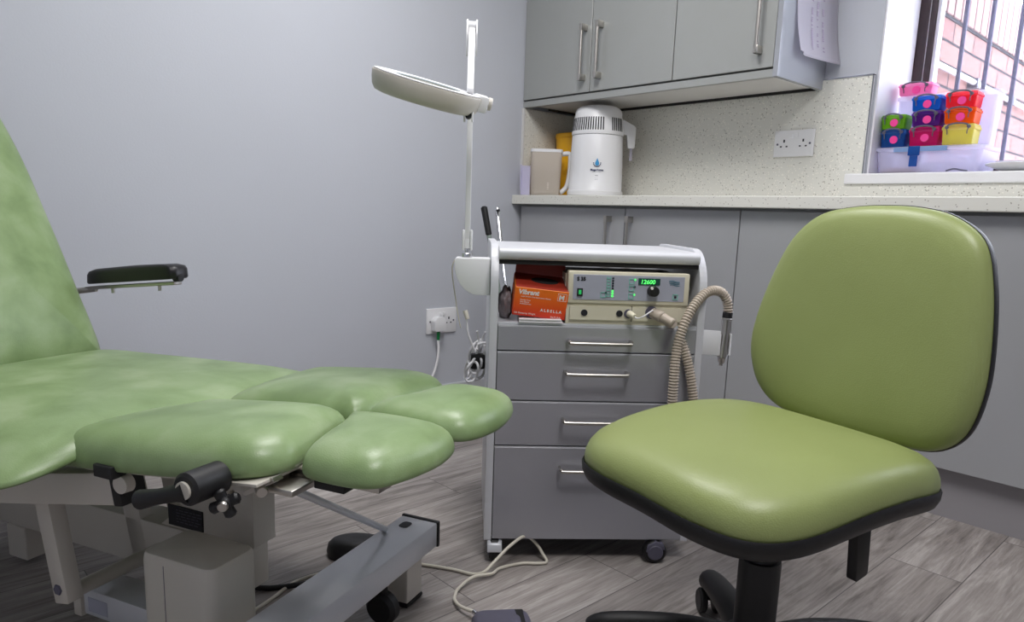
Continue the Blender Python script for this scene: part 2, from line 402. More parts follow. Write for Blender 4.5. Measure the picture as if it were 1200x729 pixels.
bt = thing('window_bars', 'blue grey metal security bars fixed across the outside of the window', 'window bars', (.44, 0, 0))
for yy in (-1.475, -1.56, -1.649, -1.735, -1.82, -1.905, -1.99):
    MB().cyl((0, yy, .9), (0, yy, 2.3), .0075, seg=10).build('bar', 'bars', bt, 60)
MB().box(-.012, .012, -3.0, -1.40, 1.005, 1.02).build('bottom_rail', 'bars', bt)
MB().box(-.012, .012, -3.0, -1.40, 1.95, 1.965).build('top_rail', 'bars', bt)
MB().box(.345, 4.5, -4.5, 0.6, -.15, -.1).build('outside_ground', mat('outside_paving', srgb(190, 185, 180), .9)).__setitem__('kind', 'structure')

# ------------------------------------------------------------------ splashback, worktop
t = thing('splashback', 'speckled cream splashback with a metal edge trim behind the water distiller', 'splashback')
MB().box(-.012, -.0005, -1.361, -.012, .912, 1.319).box(-.012, -.0005, -3.2, -1.361, .912, .9645).build('back_panel', 'speck', t)
MB().box(-.325, -.012, -.010, -.0005, .912, 1.286).build('side_panel', 'speck', t)
MB().box(-.015, -.0005, -1.366, -1.361, 1.0, 1.321).box(-.015, -.0005, -1.366, -1.19, 1.319, 1.3235).build('edge_trim', 'chrome', t)
MB().box(-.333, -.325, -.013, -.0005, .912, 1.286).build('edge_trim', 'trim', t)
o = MB().box(-.378, -.0005, -3.2, -.0005, .871, .910, .003).build('worktop', 'speck'); setp(o, 'long speckled cream worktop over the grey base cabinets', 'worktop')

def bow_handle(mb, axis, a, c0, c1, off, r=.006):
    pass
# ------------------------------------------------------------------ upper cabinet (three doors; doors are parts)
def bar_handle(parent, x, y, z0, z1, vertical=True, y1=None):
    mb = MB()
    if vertical:
        mb.cyl((x-.028, y, z0), (x-.028, y, z1), .0065, seg=14)
        for zz in (z0+.012, z1-.012): mb.box(x-.034, x, y-.008, y+.008, zz-.012, zz+.012, .001)
    return mb.build('handle', 'steel', parent, 40)
uc = thing('wall_cabinet', 'grey wall cabinet unit with bar handles mounted above the water distiller', 'wall cabinet', (0, 0, 0))
u = MB(); u.box(-.308, -.0005, -1.174, -.001, 1.318, 2.06); u.build('carcass', 'carc', uc)
MB().box(-.327, -.309, -1.174, -.001, 1.288, 1.313, .001).build('pelmet', 'door', uc)
MB().box(-.309, -.026, -1.174, -.040, 1.296, 1.306).build('underside_panel', 'trim', uc)
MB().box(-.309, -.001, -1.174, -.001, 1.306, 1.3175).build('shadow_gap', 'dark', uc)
MB().box(-.026, -.0125, -1.174, -.040, 1.2875, 1.3055).build('rear_gap_shade', 'dark', uc)  # dark strip painted in for the shade of the gap along the wall
MB().box(-.20, -.0125, -.040, -.030, 1.2875, 1.3055).build('side_gap_shade', 'dark', uc)  # second dark strip, shade of the gap at the left end of the underside
MB().box(-.332, -.0005, -1.192, -1.1745, 1.288, 2.06, .001).build('end_panel', 'gloss', uc)
for i, (a, c, hs) in enumerate(((-.385, -.003, (-.3555,)), (-.782, -.389, (-.4385,)), (-1.172, -.786, (-1.123,)))):
    d = MB().box(-.330, -.310, a, c, 1.319, 2.055, .0012, 1).build('cabinet_door', 'door', uc)
    for hy in hs: bar_handle(d, -.330, hy, 1.362, 1.575)
# ------------------------------------------------------------------ base cabinets
seams = [-.001, -.614, -1.109, -1.609, -2.109, -2.609, -3.109]
hp = [-.541, -.647, -1.55, -1.66, -2.55, -2.66]
bl = ['grey base cabinet in the corner behind the trolley', 'grey base cabinet whose handle shows just above the trolley top, second from the corner',
      'grey base cabinet mostly hidden behind the olive chair backrest', 'grey base cabinet at the right edge beyond the olive chair',
      'grey base cabinet out of frame right', 'last grey base cabinet out of frame']
for i in range(4):
    y1, y0 = seams[i], seams[i+1]
    t = thing('base_cabinet', bl[i], 'base cabinet')
    lo = -.318
    MB().box(lo, -.014, y0+.001, y1-.001, .15, .8705).build('carcass', 'carc', t)
    d = MB().box(-.338, -.3185, y0+.0018, y1-(.02 if i == 0 else .0018), .152, .862, .0012, 1).build('cabinet_door', 'door_low', t)
    bar_handle(d, -.338, hp[i], .62, .832)
o = MB().box(-.300, -.286, -3.2, -.001, .0, .15).build('plinth', 'plinth'); setp(o, 'dark grey plinth board along the foot of the base cabinets', 'plinth')

# ------------------------------------------------------------------ sockets
def socket(name, origin, xd, label, wd=.150, ht=.094):
    n = Vector(xd).cross(Vector((0, 0, 1))); 
    t = thing(name, label, 'socket')
    m = plane_m(origin, xd, (0, 0, 1))
    MB().box(-wd/2, wd/2, -ht/2, ht/2, 0, .009, .003, m=m).build('face_plate', 'white', t, 30)
    h = MB()
    for cx in (-.036, .036):
        h.box(cx-.003, cx+.003, .004, .014, .0085, .0096, m=m)
        for s in (-1, 1): h.box(cx+s*.011-.0035, cx+s*.011+.0035, -.013, -.008, .0085, .0096, m=m)
    h.build('pin_holes', 'ink', t)
    sw = MB()
    for cx in (-.010, .010): sw.box(cx-.006, cx+.006, .018, .036, .008, .0125, .002, m=m)
    sw.build('rocker_switches', 'white', t, 30)
    for s in (-1, 1): MB().cyl(m @ Vector((s*.061, -.002, .0088)), m @ Vector((s*.061, -.002, .0098)), .004, seg=10).build('screw', 'clasp', t)
    return t, m
# wall A normal is -y ; x direction = +x gives x cross z = -y
sa, ma = socket('wall_socket', (-.7615, -.0005, .374), (1, 0, 0), 'white double socket with a plug in it on the lilac grey wall', .155, .106)
socket('wall_socket', (-.0125, -1.111, 1.111), (0, -1, 0), 'white double socket without plugs on the speckled splashback')
pl = thing('plug', 'white plug with green cable boot in the left side of the low wall socket', 'plug')
MB().prism(roundpoly([(-.026, -.032), (.026, -.032), (.030, .012), (.014, .028), (-.014, .028), (-.030, .012)], .006, 3), 'z', .0105, .042, .004, m=ma @ Matrix.Translation((-.030, -.008, 0))).build('plug_body', 'white', pl, 40)
q0 = ma @ Vector((-.030, -.040, .026)); q1 = ma @ Vector((-.031, -.078, .026))
MB().cyl(q0, q1, .0075, .006).build('cable_boot', 'greenp', pl, 60)
q2 = q1+Vector((0, 0, -.002))
MB().tube([q2, q2+Vector((-.004, -.008, -.05)), q2+Vector((-.03, -.02, -.12)), q2+Vector((-.08, -.03, -.19)), q2+Vector((-.15, -.04, -.235)), q2+Vector((-.3, -.08, -.268))], .0055, 8, smooth=6).build('cable', 'cordw', pl, 60)

# ------------------------------------------------------------------ items on the worktop
d = thing('water_distiller', 'white countertop water distiller with vented top and side spout on the worktop', 'water distiller', (-.205, -.335, .910))
MB().lathe([(.105, 0), (.116, .004), (.118, .012), (.118, .022), (.1145, .024), (.1145, .026), (.113, .028), (.111, .12), (.106, .245), (.104, .25)], 56).build('body', 'white', d, 40)
MB().lathe([(.1075, .2505), (.1085, .254), (.1082, .262), (.1015, .320), (.0985, .326), (.0975, .343), (.092, .356), (.078, .366), (.05, .371), (.001, .372)], 56).build('lid', 'white', d, 40)
MB().lathe([(.104, .2495), (.1045, .2505)], 40).build('seam_ring', 'ink', d)
toC = math.atan2(CP.y+.335, CP.x+.205)
sl = MB()
for k in range(27):
    if k in (17, 18, 19): continue
    ang = toC-R(78)+k*R(5.6)
    a = Vector((cos(ang), sin(ang), 0)); p = a*.1078+Vector((0, 0, .266)); q = a*.1018+Vector((0, 0, .3175))
    side = Vector((-a.y, a.x, 0))
    mm = plane_m(p, side, (q-p)); sl.box(-.0026, .0026, 0, (q-p).length, -.001, .0006, m=mm)
sl.build('vent_slots', 'ink', d)
ha = toC+R(96); mm = Matrix.Rotation(ha, 4, 'Z')
MB().prism(roundpoly([(.095, .262), (.095, .318), (.105, .318), (.150, .296), (.158, .288), (.156, .205), (.128, .205), (.122, .258)], .005, 3), 'y', -.017, .017, .003, m=mm).build('spout_arm', 'white', d, 40)
MB().cyl(mm @ Vector((.144, 0, .206)), mm @ Vector((.144, 0, .155)), .006).build('spout', 'tub', d, 60)
def on_cyl(ang, rad, z): 
    a = Vector((cos(ang), sin(ang), 0)); return plane_m(a*rad+Vector((0, 0, z)), (-a.y, a.x, 0), (0, 0, 1))
mm = on_cyl(toC+R(2), .1112, .108)
text('brand_lettering', 'MegaHome', .0115, mm @ Matrix.Translation((0, -.006, 0)), 'navyink', d, .0008, 'CENTER', .0003)
lg = MB(); lg.prism([(0.0, .042), (.008, .024), (.0085, .018), (.005, .0125), (0, .011), (-.005, .0125), (-.0085, .018), (-.008, .024)], 'z', 0, .0012, m=mm @ Matrix.Translation((0, .003, 0)))
lg.build('drop_logo', 'blueink', d)
lg = MB()
for k in range(9):
    an = R(180+k*22.5); lg.box(-.0018, .0018, -.0018, .0018, 0, .0012, m=mm @ Matrix.Translation((.0145*cos(an), .0255+.0145*sin(an), 0)))
lg.tube([(mm @ Vector((-.010+.0025*i, .011+.0015*sin(i*1.9), .001))) for i in range(9)], .0007, 5)
lg.build('logo_ring', 'navyink', d)
lg = MB(); lg.box(-.018, .018, -.0105, -.0098, 0, .0009, m=mm); lg.box(-.006, .006, -.0265, -.0245, 0, .0009, m=mm); lg.box(-.007, .007, -.042, -.0413, 0, .0009, m=mm); lg.box(-.007, .007, -.036, -.0353, 0, .0009, m=mm)
lg.build('small_print', 'clasp', d)

sb = thing('sharps_bin', 'yellow plastic bin behind the jug, left of the water distiller', 'bin', (-.100, -.098, .910))
MB().lathe([(.062, 0), (.066, .004), (.077, .255), (.077, .262)], 40).build('body', 'yellow', sb, 40)
MB().lathe([(.080, .262), (.081, .264), (.081, .274), (.079, .280), (.05, .286), (.001, .287)], 40).build('lid', 'yellow', sb, 40)
MB().box(-.115, -.078, -.01, .01, .258, .262, .001, m=Matrix.Rotation(R(55), 4, 'Z')).build('tab', 'yellow', sb)

jg = thing('jug', 'frosted plastic jug with white rim and handle on the worktop', 'jug', (-.285, -.128, .910), R(-42.7))
# local x = image right
ow = roundpoly([(-.077, -.05), (.058, -.05), (.058, .05), (-.077, .05)], .022, 5)
MB().pad(ow, [(0, .002), (.9, .002), (.93, .006), (1.0, .19), (.97, .19), (.90, .012), (0, .010)]).build('jug_body', 'jug', jg, 40)
MB().pad(ow, [(.985, .184), (1.03, .184), (1.03, .196), (.985, .197)]).build('rim', 'white', jg, 40)
MB().tube([(.060, 0, .180), (.088, 0, .183), (.096, 0, .165), (.095, 0, .10), (.085, 0, .045), (.066, 0, .022), (.056, 0, .018)], .0105, 10, smooth=5).build('handle', 'white', jg, 60)
mk = MB()
for k in range(5): mk.box(-.004, .004, -.0505, -.0495, .028+k*.006, .030+k*.006)
mk.build('level_marks', 'whiteink', jg)
# white leaflet holder against wall A
h = thing('leaflet_holder', 'small white plastic holder standing at the left end of the worktop', 'holder', (-.335, -.052, .910), R(-42.7))
q = MB(); q.box(-.030, .012, -.032, -.029, 0, .125); q.box(-.030, -.027, -.032, .02, 0, .125); q.box(-.030, .012, .017, .02, 0, .13); q.box(-.03, .012, -.03, .02, 0, .003); q.box(-.034, -.026, -.036, -.028, .02, .13, .001); 
q.build('holder_body', 'tub', h)
MB().box(-.025, .010, -.026, -.006, .003, .118).build('leaflets', 'tissue', h)

# ------------------------------------------------------------------ papers on end panel
pg = thing('paper_sheet', 'curling white printed sheet stuck to the glossy end of the wall cabinet', 'paper', (0, 0, 0))
b2 = bmesh.new(); NU, NV = 18, 24; vs = []
for j in range(NV+1):
    row = []
    zt = 1.70-j*(1.70-1.366)/NV
    for i in range(NU+1):
        s_ = i/NU; xx = -.262+s_*.258
        curl = .020*max(0, (j/NV-.45)/.55)**2+.028*(s_**2)*(.4+.6*j/NV)
        z_ = zt
        if j == NV and i == 0: xx += .012; z_ += .012
        if j == NV and i == 1: z_ += .003
        row.append(b2.verts.new((xx+(.03*(j/NV)**2 if s_ < .5 else 0)*(1-2*s_), -1.196-curl, z_)))
    vs.append(row)
for j in range(NV):
    for i in range(NU): b2.faces.new((vs[j][i], vs[j][i+1], vs[j+1][i+1], vs[j+1][i]))
ret = bmesh.ops.solidify(b2, geom=b2.faces[:], thickness=.0006)
mb = MB(); mb._add(b2); mb.build('sheet', 'paper', pg, 180)
def sheet_y(s_, jn): return -1.196-(.020*max(0, (jn-.45)/.55)**2+.028*(s_**2)*(.4+.6*jn))-.0018
lines = MB()
for c in range(3):
    s_ = .40+c*.13
    xx = -.262+s_*.258
    for j in range(46):
        jn = .12+j*.0175
        if random.random() < .28: continue
        zt = 1.70-jn*.334
        lines.box(xx-.004-random.random()*.004, xx+.004, sheet_y(s_, jn)-.0004, sheet_y(s_, jn), zt-.002, zt+.001)
lines.build('print_lines', 'paperink', pg)['kind'] = 'stuff'

# ------------------------------------------------------------------ boxes on the sill
cols = dict(blue=(30, 130, 225), purple=(120, 40, 170), magenta=(232, 30, 130), red=(250, 60, 80), orange=(255, 130, 20), yellow=(245, 238, 130), green=(150, 215, 50), navy=(35, 105, 190), pink=(250, 170, 215))
for k, c in cols.items(): MT['c_'+k] = clear('clear_'+k+'_plastic', srgb(*c), .60, .2)
def minibox(key, x, y, z, wd, ht, label, dp=.075, lab=True, rz=0.0):
    t = thing('storage_box', label, 'storage box', (x, y, z), rz, 'small coloured storage boxes on the sill')
    # front faces -x ; width along y
    ow = roundpoly([(-dp/2, -wd/2), (dp/2, -wd/2), (dp/2, wd/2), (-dp/2, wd/2)], .006, 3)
    MB().pad(ow, [(0, .001), (.86, .001), (.90, .004), (.95, ht*.72), (.92, ht*.72), (.87, .006), (0, .006)]).build('box_body', 'c_'+key, t, 40)
    MB().pad(ow, [(0, ht*.725), (.985, ht*.725), (1.0, ht*.74), (1.0, ht*.86), (.95, ht*.88), (.93, ht*.98), (.9, ht*.985), (.88, ht*.90), (0, ht*.90)]).build('lid', 'c_'+key, t, 40)
    c = MB(); xf = -dp/2-.006; ww = wd*.33; zt = ht*1.0
    c.tube([(xf, -ww, zt-.012), (xf-.002, -ww*.8, zt-.003), (xf-.003, 0, zt+.001), (xf-.002, ww*.8, zt-.003), (xf, ww, zt-.012)], .0027, 8, smooth=4)
    for s in (-1, 1): c.tube([(xf, s*ww, zt-.012), (xf, s*ww*.9, zt-.024), (xf+.002, s*ww*.9, zt-.032)], .0016, 6); c.cyl((xf-.001, s*ww, zt-.010), (xf+.004, s*ww, zt-.010), .0055, seg=10)
    c.build('clasp_handle', 'clasp', t, 60)
    if lab: MB().cyl((-dp*.455, -.004, ht*.42), (-dp*.455-.004, -.004, ht*.42), .0125, seg=20).build('round_label', 'pinklabel', t, 40)
    return t
c0 = thing('storage_tub', 'wide clear plastic tub with a blue clip under the coloured boxes', 'storage tub', (.115, -1.505, 1.0))
ow = roundpoly([(-.085, -.195), (.095, -.195), (.095, .122), (-.085, .122)], .015, 4)
MB().pad(ow, [(0, .001), (.9, .001), (.94, .006), (.99, .071), (.95, .071), (.92, .008), (0, .007)]).build('tub_body', 'tub', c0, 40)
MB().pad(ow, [(0, .072), (1.0, .072), (1.02, .075), (1.02, .085), (.97, .087), (0, .087)]).build('lid', 'tub', c0, 40)
MB().box(-.098, -.088, -.016, .018, .057, .087, .002).box(-.096, -.088, -.012, .012, .022, .0575, .002).build('clip', 'c_navy', c0, 40)
MB().box(-.0915, -.089, -.095, .065, .070, .085, .001).build('lid_band', mat('slate_blue_band', srgb(120, 150, 195), .5), c0)
MB().pad(roundpoly([(-.07, -.01), (-.02, -.01), (-.02, .11), (-.07, .11)], .02, 4), [(0, .0075), (1, .0075), (.95, .016), (.6, .021), (0, .022)]).build('tub_contents', mat('tan_contents', srgb(176, 140, 120), .7), c0, 60)
zb = 1.088
specs = [('navy', -1.425, zb, .082, .059, 'blue box with pink dot, bottom of the left stack'), ('green', -1.420, zb+.060, .078, .047, 'lime green box on the blue one in the left stack'),
         ('magenta', -1.520, zb, .094, .062, 'magenta box at the bottom of the middle stack'), ('purple', -1.520, zb+.063, .092, .048, 'purple box in the middle of the middle stack'), ('blue', -1.515, zb+.112, .092, .048, 'bright blue box on top of the middle stack'),
         ('yellow', -1.618, zb, .094, .064, 'pale yellow box at the bottom of the right stack'), ('orange', -1.616, zb+.065, .092, .048, 'orange box in the middle of the right stack'), ('red', -1.614, zb+.114, .092, .049, 'red box on top of the right stack')]
for k, y, z, wd, ht, lb in specs: minibox(k, .08, y, z, wd, ht, lb+' on the sill', lab=(k != 'yellow'))
# clear drawer tower behind, holding the pink box on top
tw = thing('storage_tub', 'white translucent tub standing on the wide clear tub behind the coloured boxes', 'storage tub', (.163, -1.545, 1.0875))
ow = roundpoly([(-.034, -.148), (.034, -.148), (.034, .148), (-.034, .148)], .012, 4)
MB().pad(ow, [(0, .001), (.92, .001), (.95, .006), (1.0, .160), (.96, .160), (.92, .008), (0, .007)]).build('tub_body', 'tub', tw, 40)
MB().pad(ow, [(0, .161), (1.0, .161), (1.03, .164), (1.03, .174), (.97, .177), (0, .177)]).build('lid', 'tub', tw, 40)
MT['c_pink'] = clear('clear_pink_plastic', srgb(250, 170, 215), .6, .2)
minibox('pink', .160, -1.446, 1.2655, .11, .040, 'pale pink box lying on the white translucent tub behind the coloured stacks', .066)
ds = thing('dish', 'shallow pale dish at the right end of the window sill', 'dish', (.07, -1.80, 1.0))
MB().lathe([(.045, 0), (.05, .002), (.095, .022), (.098, .024), (.096, .026), (.05, .005), (.001, .004)], 40).build('dish_bowl', 'white', ds, 60)
o = MB().pad(roundpoly([(-.04, -.05), (.04, -.05), (.04, .05), (-.04, .05)], .01, 4), [(0, 0), (.95, 0), (1, .003), (.8, .05), (.75, .055), (0, .055)], m=Matrix.Translation((.2, -1.86, 1.0))).build('yellow_container', 'yellow', None, 40)
setp(o, 'yellow container partly cut by the right frame edge on the sill', 'container')
o = MB().tube([(-.005, -1.614, 1.004), (.0, -1.635, 1.010), (.004, -1.655, 1.006), (.01, -1.67, 1.004)], .003, 6, smooth=4).build('hair_clip', 'clasp', None, 60); setp(o, 'small grey clip lying on the sill in front of the tub', 'clip')

# ------------------------------------------------------------------ trolley
TR = thing('instrument_trolley', 'grey four drawer instrument trolley on castors with open top shelf', 'trolley', (-1.504, -1.202, 0), R(-39.2))
DV = .39
MB().prism(roundpoly([(0, .052), (DV, .052), (DV, .757), (.055, .757), (.0, .70)], [.004, .01, .02, .05, .05], 6), 'x', -.016, .0015, .002).build('side_panel', 'frame', TR, 40)
MB().prism(roundpoly([(0, .052), (DV, .052), (DV, .757), (.055, .757), (.0, .70)], [.004, .01, .02, .05, .05], 6), 'x', .462, .479, .002).build('side_panel', 'frame', TR, 40)
MB().prism(roundpoly([(.012, .722), (DV, .722), (DV, .75), (.03, .75), (.008, .745)], [.012, .002, .004, .02, .012], 5), 'x', .002, .4615).build('top', 'frame', TR, 40)
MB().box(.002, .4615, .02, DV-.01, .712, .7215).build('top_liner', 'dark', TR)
MB().box(.002, .4615, .004, DV-.01, .576, .582, .001).build('shelf', 'silver', TR)
MB().box(.002, .4615, .018, DV-.01, .058, .575).build('carcass', 'dark', TR)
for k, (z0, z1, hz, hx) in enumerate(((.518, .575, .543, .165), (.401, .514, .471, .161), (.292, .397, .357, .160), (.057, .288, .239, .159))):
    dr = MB().box(.003, .461, -.001, .017, z0, z1-.0015, .001, 1).build('drawer', 'drawer', TR)
    MB().box(.003, .461, -.0008, .016, z1-.0014, z1+.0006).build('drawer_edge', 'frame', dr)
    hw = .143
    MB().tube([(hx, -.001, hz), (hx, -.018, hz), (hx+.004, -.026, hz-.001), (hx+.012, -.029, hz-.002), (hx+hw-.012, -.029, hz-.002), (hx+hw-.004, -.026, hz-.001), (hx+hw, -.018, hz), (hx+hw, -.001, hz)], .0045, 10, smooth=3).build('handle', 'steel', dr, 60)
for (cx, cy, mt, face) in ((.010, .012, 'silver', 0), (.400, .0, 'clasp', 1), (.03, .35, 'clasp', 0), (.43, .35, 'clasp', 0)):
    def P(a_, b_, c_): return (cx+b_, cy+a_, c_) if face == 0 else (cx+a_, cy+b_, c_)
    hx = lambda d: ((cx-d, cy, .028), (cx+d, cy, .028)) if face == 0 else ((cx, cy-d, .028), (cx, cy+d, .028))
    c = MB().cyl(*hx(.012), .028, seg=28, bev=.004).build('castor', 'black', TR, 40)
    MB().cyl(*hx(.0145), .019, seg=20, bev=.002).build('wheel_hub', 'clasp', c, 40)
    fp = [(-.030, .030), (-.024, .047), (0, .0555), (.024, .050), (.030, .034), (.022, .034), (.012, .038), (-.012, .038), (-.022, .026)]
    if face == 0: MB().prism([(cy+p_[0], p_[1]) for p_ in fp], 'x', cx-.0175, cx+.0175, .002).build('fork', mt, c, 40)
    else: MB().prism([(cx+p_[0]*.8, p_[1]+.001) for p_ in fp], 'y', cy-.0125, cy+.0175, .002).build('fork', mt, c, 40)

TM = TR.matrix_basis.copy()
TM = Matrix.Translation((-1.504, -1.202, 0)) @ Matrix.Rotation(R(-39.2), 4, 'Z')
def trl(name, label, cat, u, v, z, rz=0.0):
    p = TM @ Vector((u, v, z)); return thing(name, label, cat, p, R(-39.2)+rz)
# --- drill control unit
dv = trl('drill_unit', 'ivory podiatry drill control unit with lit green display on the trolley shelf', 'drill unit', .157, .0, .5825)
MB().prism([(.004, 0), (.004, .046), (.034, .050), (.034, .112), (.24, .112), (.24, 0)], 'x', .0, .280).build('housing', 'device', dv)
fa = MB().box(.002, .280, -.001, .036, .047, .120, .003).build('front_surround', 'device', dv, 40)
MB().box(.013, .268, -.0025, -.0005, .056, .113, .0006).build('control_panel', 'face', dv)
fm = plane_m((0, -.0028, 0), (1, 0, 0), (0, 0, 1))
MB().box(.008, .265, -.0012, .004, .010, .041).build('lower_recess', 'device', dv)
MB().box(.150, .151, -.0018, .004, .008, .043).build('panel_joint', 'ink', dv)
text('model_lettering', 'S 35', .0115, fm @ Matrix.Translation((.021, .099, 0)), 'ink', dv, .0004, bold=.0006)
MB().box(.022, .035, -.006, -.002, .064, .082, .001).build('rocker_switch', 'ink', dv)
MB().box(.0255, .0315, -.0068, -.0055, .068, .078, .0008).build('switch_light', emit('dim_green', (.02, .5, .12, 1), .35), dv)
MB().box(.161, .211, -.0045, -.0022, .093, .108, .0005).build('display_window', mat('display_glass', srgb(25, 75, 62), .2), dv)
text('display_digits', '12600', .0135, fm @ Matrix.Translation((.1655, .0955, .0018)), 'led', dv, .0003, bold=.0002, shear=.12)
# icon keys
ic = MB()
for (ix, iz) in ((.082, .068), (.146, .100), (.146, .084), (.146, .066), (.248, .067)):
    for a_, b_, c_, d_ in ((-.006, .006, .0048, .006), (-.006, .006, -.006, -.0048), (-.006, -.0048, -.006, .006), (.0048, .006, -.006, .006)): ic.box(ix+a_, ix+b_, -.0042, -.0022, iz+c_, iz+d_)
for k in range(7):
    iz = .064+k*.0068
    ic.box(.089, .098, -.0042, -.0022, iz, iz+.0012); ic.box(.089, .0905, -.0042, -.0022, iz, iz+.005); ic.box(.0965, .098, -.0042, -.0022, iz, iz+.005)
ic.build('key_icons', 'seafoam', dv)
ln = MB(); lo = MB()
for k in range(8):
    (ln if k < 3 else lo).box(.1010, .1050, -.004, -.0022, .0635+k*.0058, .0675+k*.0058)
for (ix, iz) in ((.153, .104), (.153, .070)): ln.cyl((ix, -.004, iz), (ix, -.002, iz), .0024, seg=10)
for (ix, iz) in ((.088, .073), (.153, .088), (.248, .067)): lo.cyl((ix, -.0042, iz), (ix, -.002, iz), .0026, seg=10)
ln.build('lit_leds', 'led', dv); lo.build('unlit_leds', 'ledoff', dv)
kb = MB().cyl((.195, -.022, .080), (.195, -.002, .080), .0115, .013, seg=28, bev=.001).build('speed_knob', 'black', dv, 40)
MB().cyl((.1885, -.0235, .0875), (.1885, -.0195, .0875), .003, seg=12).build('knob_marker', 'whiteink', kb, 40)
lg = MB()
for k in range(4): lg.tube([(.231+.0012*k, -.0032, .103-.003*k), (.239, -.0032, .1045-.003*k), (.247, -.0032, .102-.003*k), (.256, -.0032, .1015-.003*k+.0015*sin(k))], .0007, 5, smooth=3)
lg.build('maker_logo', mat('teal_print', srgb(50, 110, 130), .5), dv)
for xx in (.041, .122): MB().cyl((xx, -.0035, .026), (xx, .002, .026), .0075, seg=20).build('port', 'ink', dv)
MB().cyl((.143, -.004, .026), (.143, .002, .026), .0105, seg=20).build('cable_socket', 'clasp', dv, 40)
MB().cyl((.145, -.003, .0265), (.153, -.024, .022), .0085, .006, seg=18).build('cable_plug', 'device', dv, 60)
MB().cyl((.196, -.004, .030), (.196, .002, .030), .0145, seg=24).build('hose_socket', 'clasp', dv, 40)
MB().tube([(.153, -.024, .022), (.160, -.030, .020), (.172, -.032, .026), (.188, -.026, .036), (.196, -.018, .037), (.206, -.022, .030)], .0015, 6, smooth=5).build('thin_cable', 'cordw', dv, 60)
for xx in (.03, .25): MB().cyl((xx, .03, -.0002), (xx, .03, .001), .008, seg=12).build('foot', 'black', dv)
# --- hose + handpiece (held by the holder on the trolley's right side)
hz = trl('drill_hose', 'ribbed taupe suction hose looping from the drill unit to its silver handpiece', 'hose', 0, 0, 0)
def img_pt(px, py, depth):
    v = fw+rt*((px-600)/837.65)-up*((py-401.87)/837.65)
    return TM.inverted() @ (CP+v*depth)
path = [(.357, -.013, .612), (.372, -.028, .606), (.390, -.045, .596)]
ctrl = [(786, 380), (797, 397), (806, 425), (811, 455), (813, 485), (808, 515), (800, 522), (792, 512), (788, 480), (790, 440), (794, 405), (803, 378), (815, 356), (830, 342), (844, 342), (852, 353), (853, 366)]
dep = [1.66, 1.655, 1.65, 1.65, 1.65, 1.65, 1.64, 1.63, 1.62, 1.61, 1.61, 1.61, 1.62, 1.64, 1.66, 1.67, 1.675]
pts = catmull([Vector(p) for p in path[-1:]]+[img_pt(a, b_, c) for (a, b_), c in zip(ctrl, dep)], 12)
# resample evenly, ribbed radius
L = [0]
for a, b_ in zip(pts, pts[1:]): L.append(L[-1]+(b_-a).length)
tot = L[-1]; pitch_ = .0066; n = int(tot/pitch_)*4; rp, rr = [], []; j = 0
for i in range(n+1):
    s = tot*i/n
    while j < len(L)-2 and L[j+1] < s: j += 1
    tt = (s-L[j])/max(1e-9, L[j+1]-L[j]); rp.append(pts[j].lerp(pts[j+1], tt)); rr.append((.0115, .0118, .0098, .0095)[i % 4])
MB().tube(rp, rr, 14).build('ribbed_hose', 'hose', hz, 25)
MB().cyl((.354, -.006, .6125), (.372, -.030, .606), .0125, .0125, seg=20, bev=.002).cyl((.371, -.029, .6065), (.392, -.048, .595), .011, .0105, seg=20, bev=.002).build('hose_connector', 'hose', hz, 40)
e = pts[-1]; q = img_pt(845, 424, 1.685)
dirn = (q-e).normalized()
MB().cyl(e, e+dirn*.014, .0115, .0115, seg=24, bev=.001).build('black_collar', 'black', hz, 40)
e2 = e+dirn*.0145
hd = MB().cyl(e2, e2+dirn*.004, .0125, seg=24, bev=.001).cyl(e2+dirn*.004, e2+dirn*.092, .0112, .0105, seg=24).cyl(e2+dirn*.092, e2+dirn*.106, .0095, .007, seg=24, bev=.001).cyl(e2+dirn*.106, e2+dirn*.112, .0045, seg=16).build('handpiece', 'steel', hz, 40)
# holder
hc = e2+dirn*.058
hl = MB()
hl.prism([(.4795, hc.y-.002), (.4795, hc.y+.004), (hc.x-.016, hc.y-.010), (hc.x-.014, hc.y-.016)], 'z', hc.z-.028, hc.z+.030, .001)
ring = []
for k in range(13):
    an = R(150+k*20) if k < 20 else 0
for k in range(11):
    an = R(130-k*(260/10)+180)
    ring.append((hc.x+.0155*cos(an-pi/2), hc.y+.0155*sin(an-pi/2)))
for (a1, b1), (a2, b2_) in zip(ring, ring[1:]):
    dx, dy = a2-a1, b2_-b1; ll = math.hypot(dx, dy); nx, ny = -dy/ll*.0018, dx/ll*.0018
    hl.prism([(a1+nx, b1+ny), (a2+nx, b2_+ny), (a2-nx, b2_-ny), (a1-nx, b1-ny)], 'z', hc.z-.028, hc.z+.022)
hld = hl.build('handpiece_holder', 'white', TR, 30)
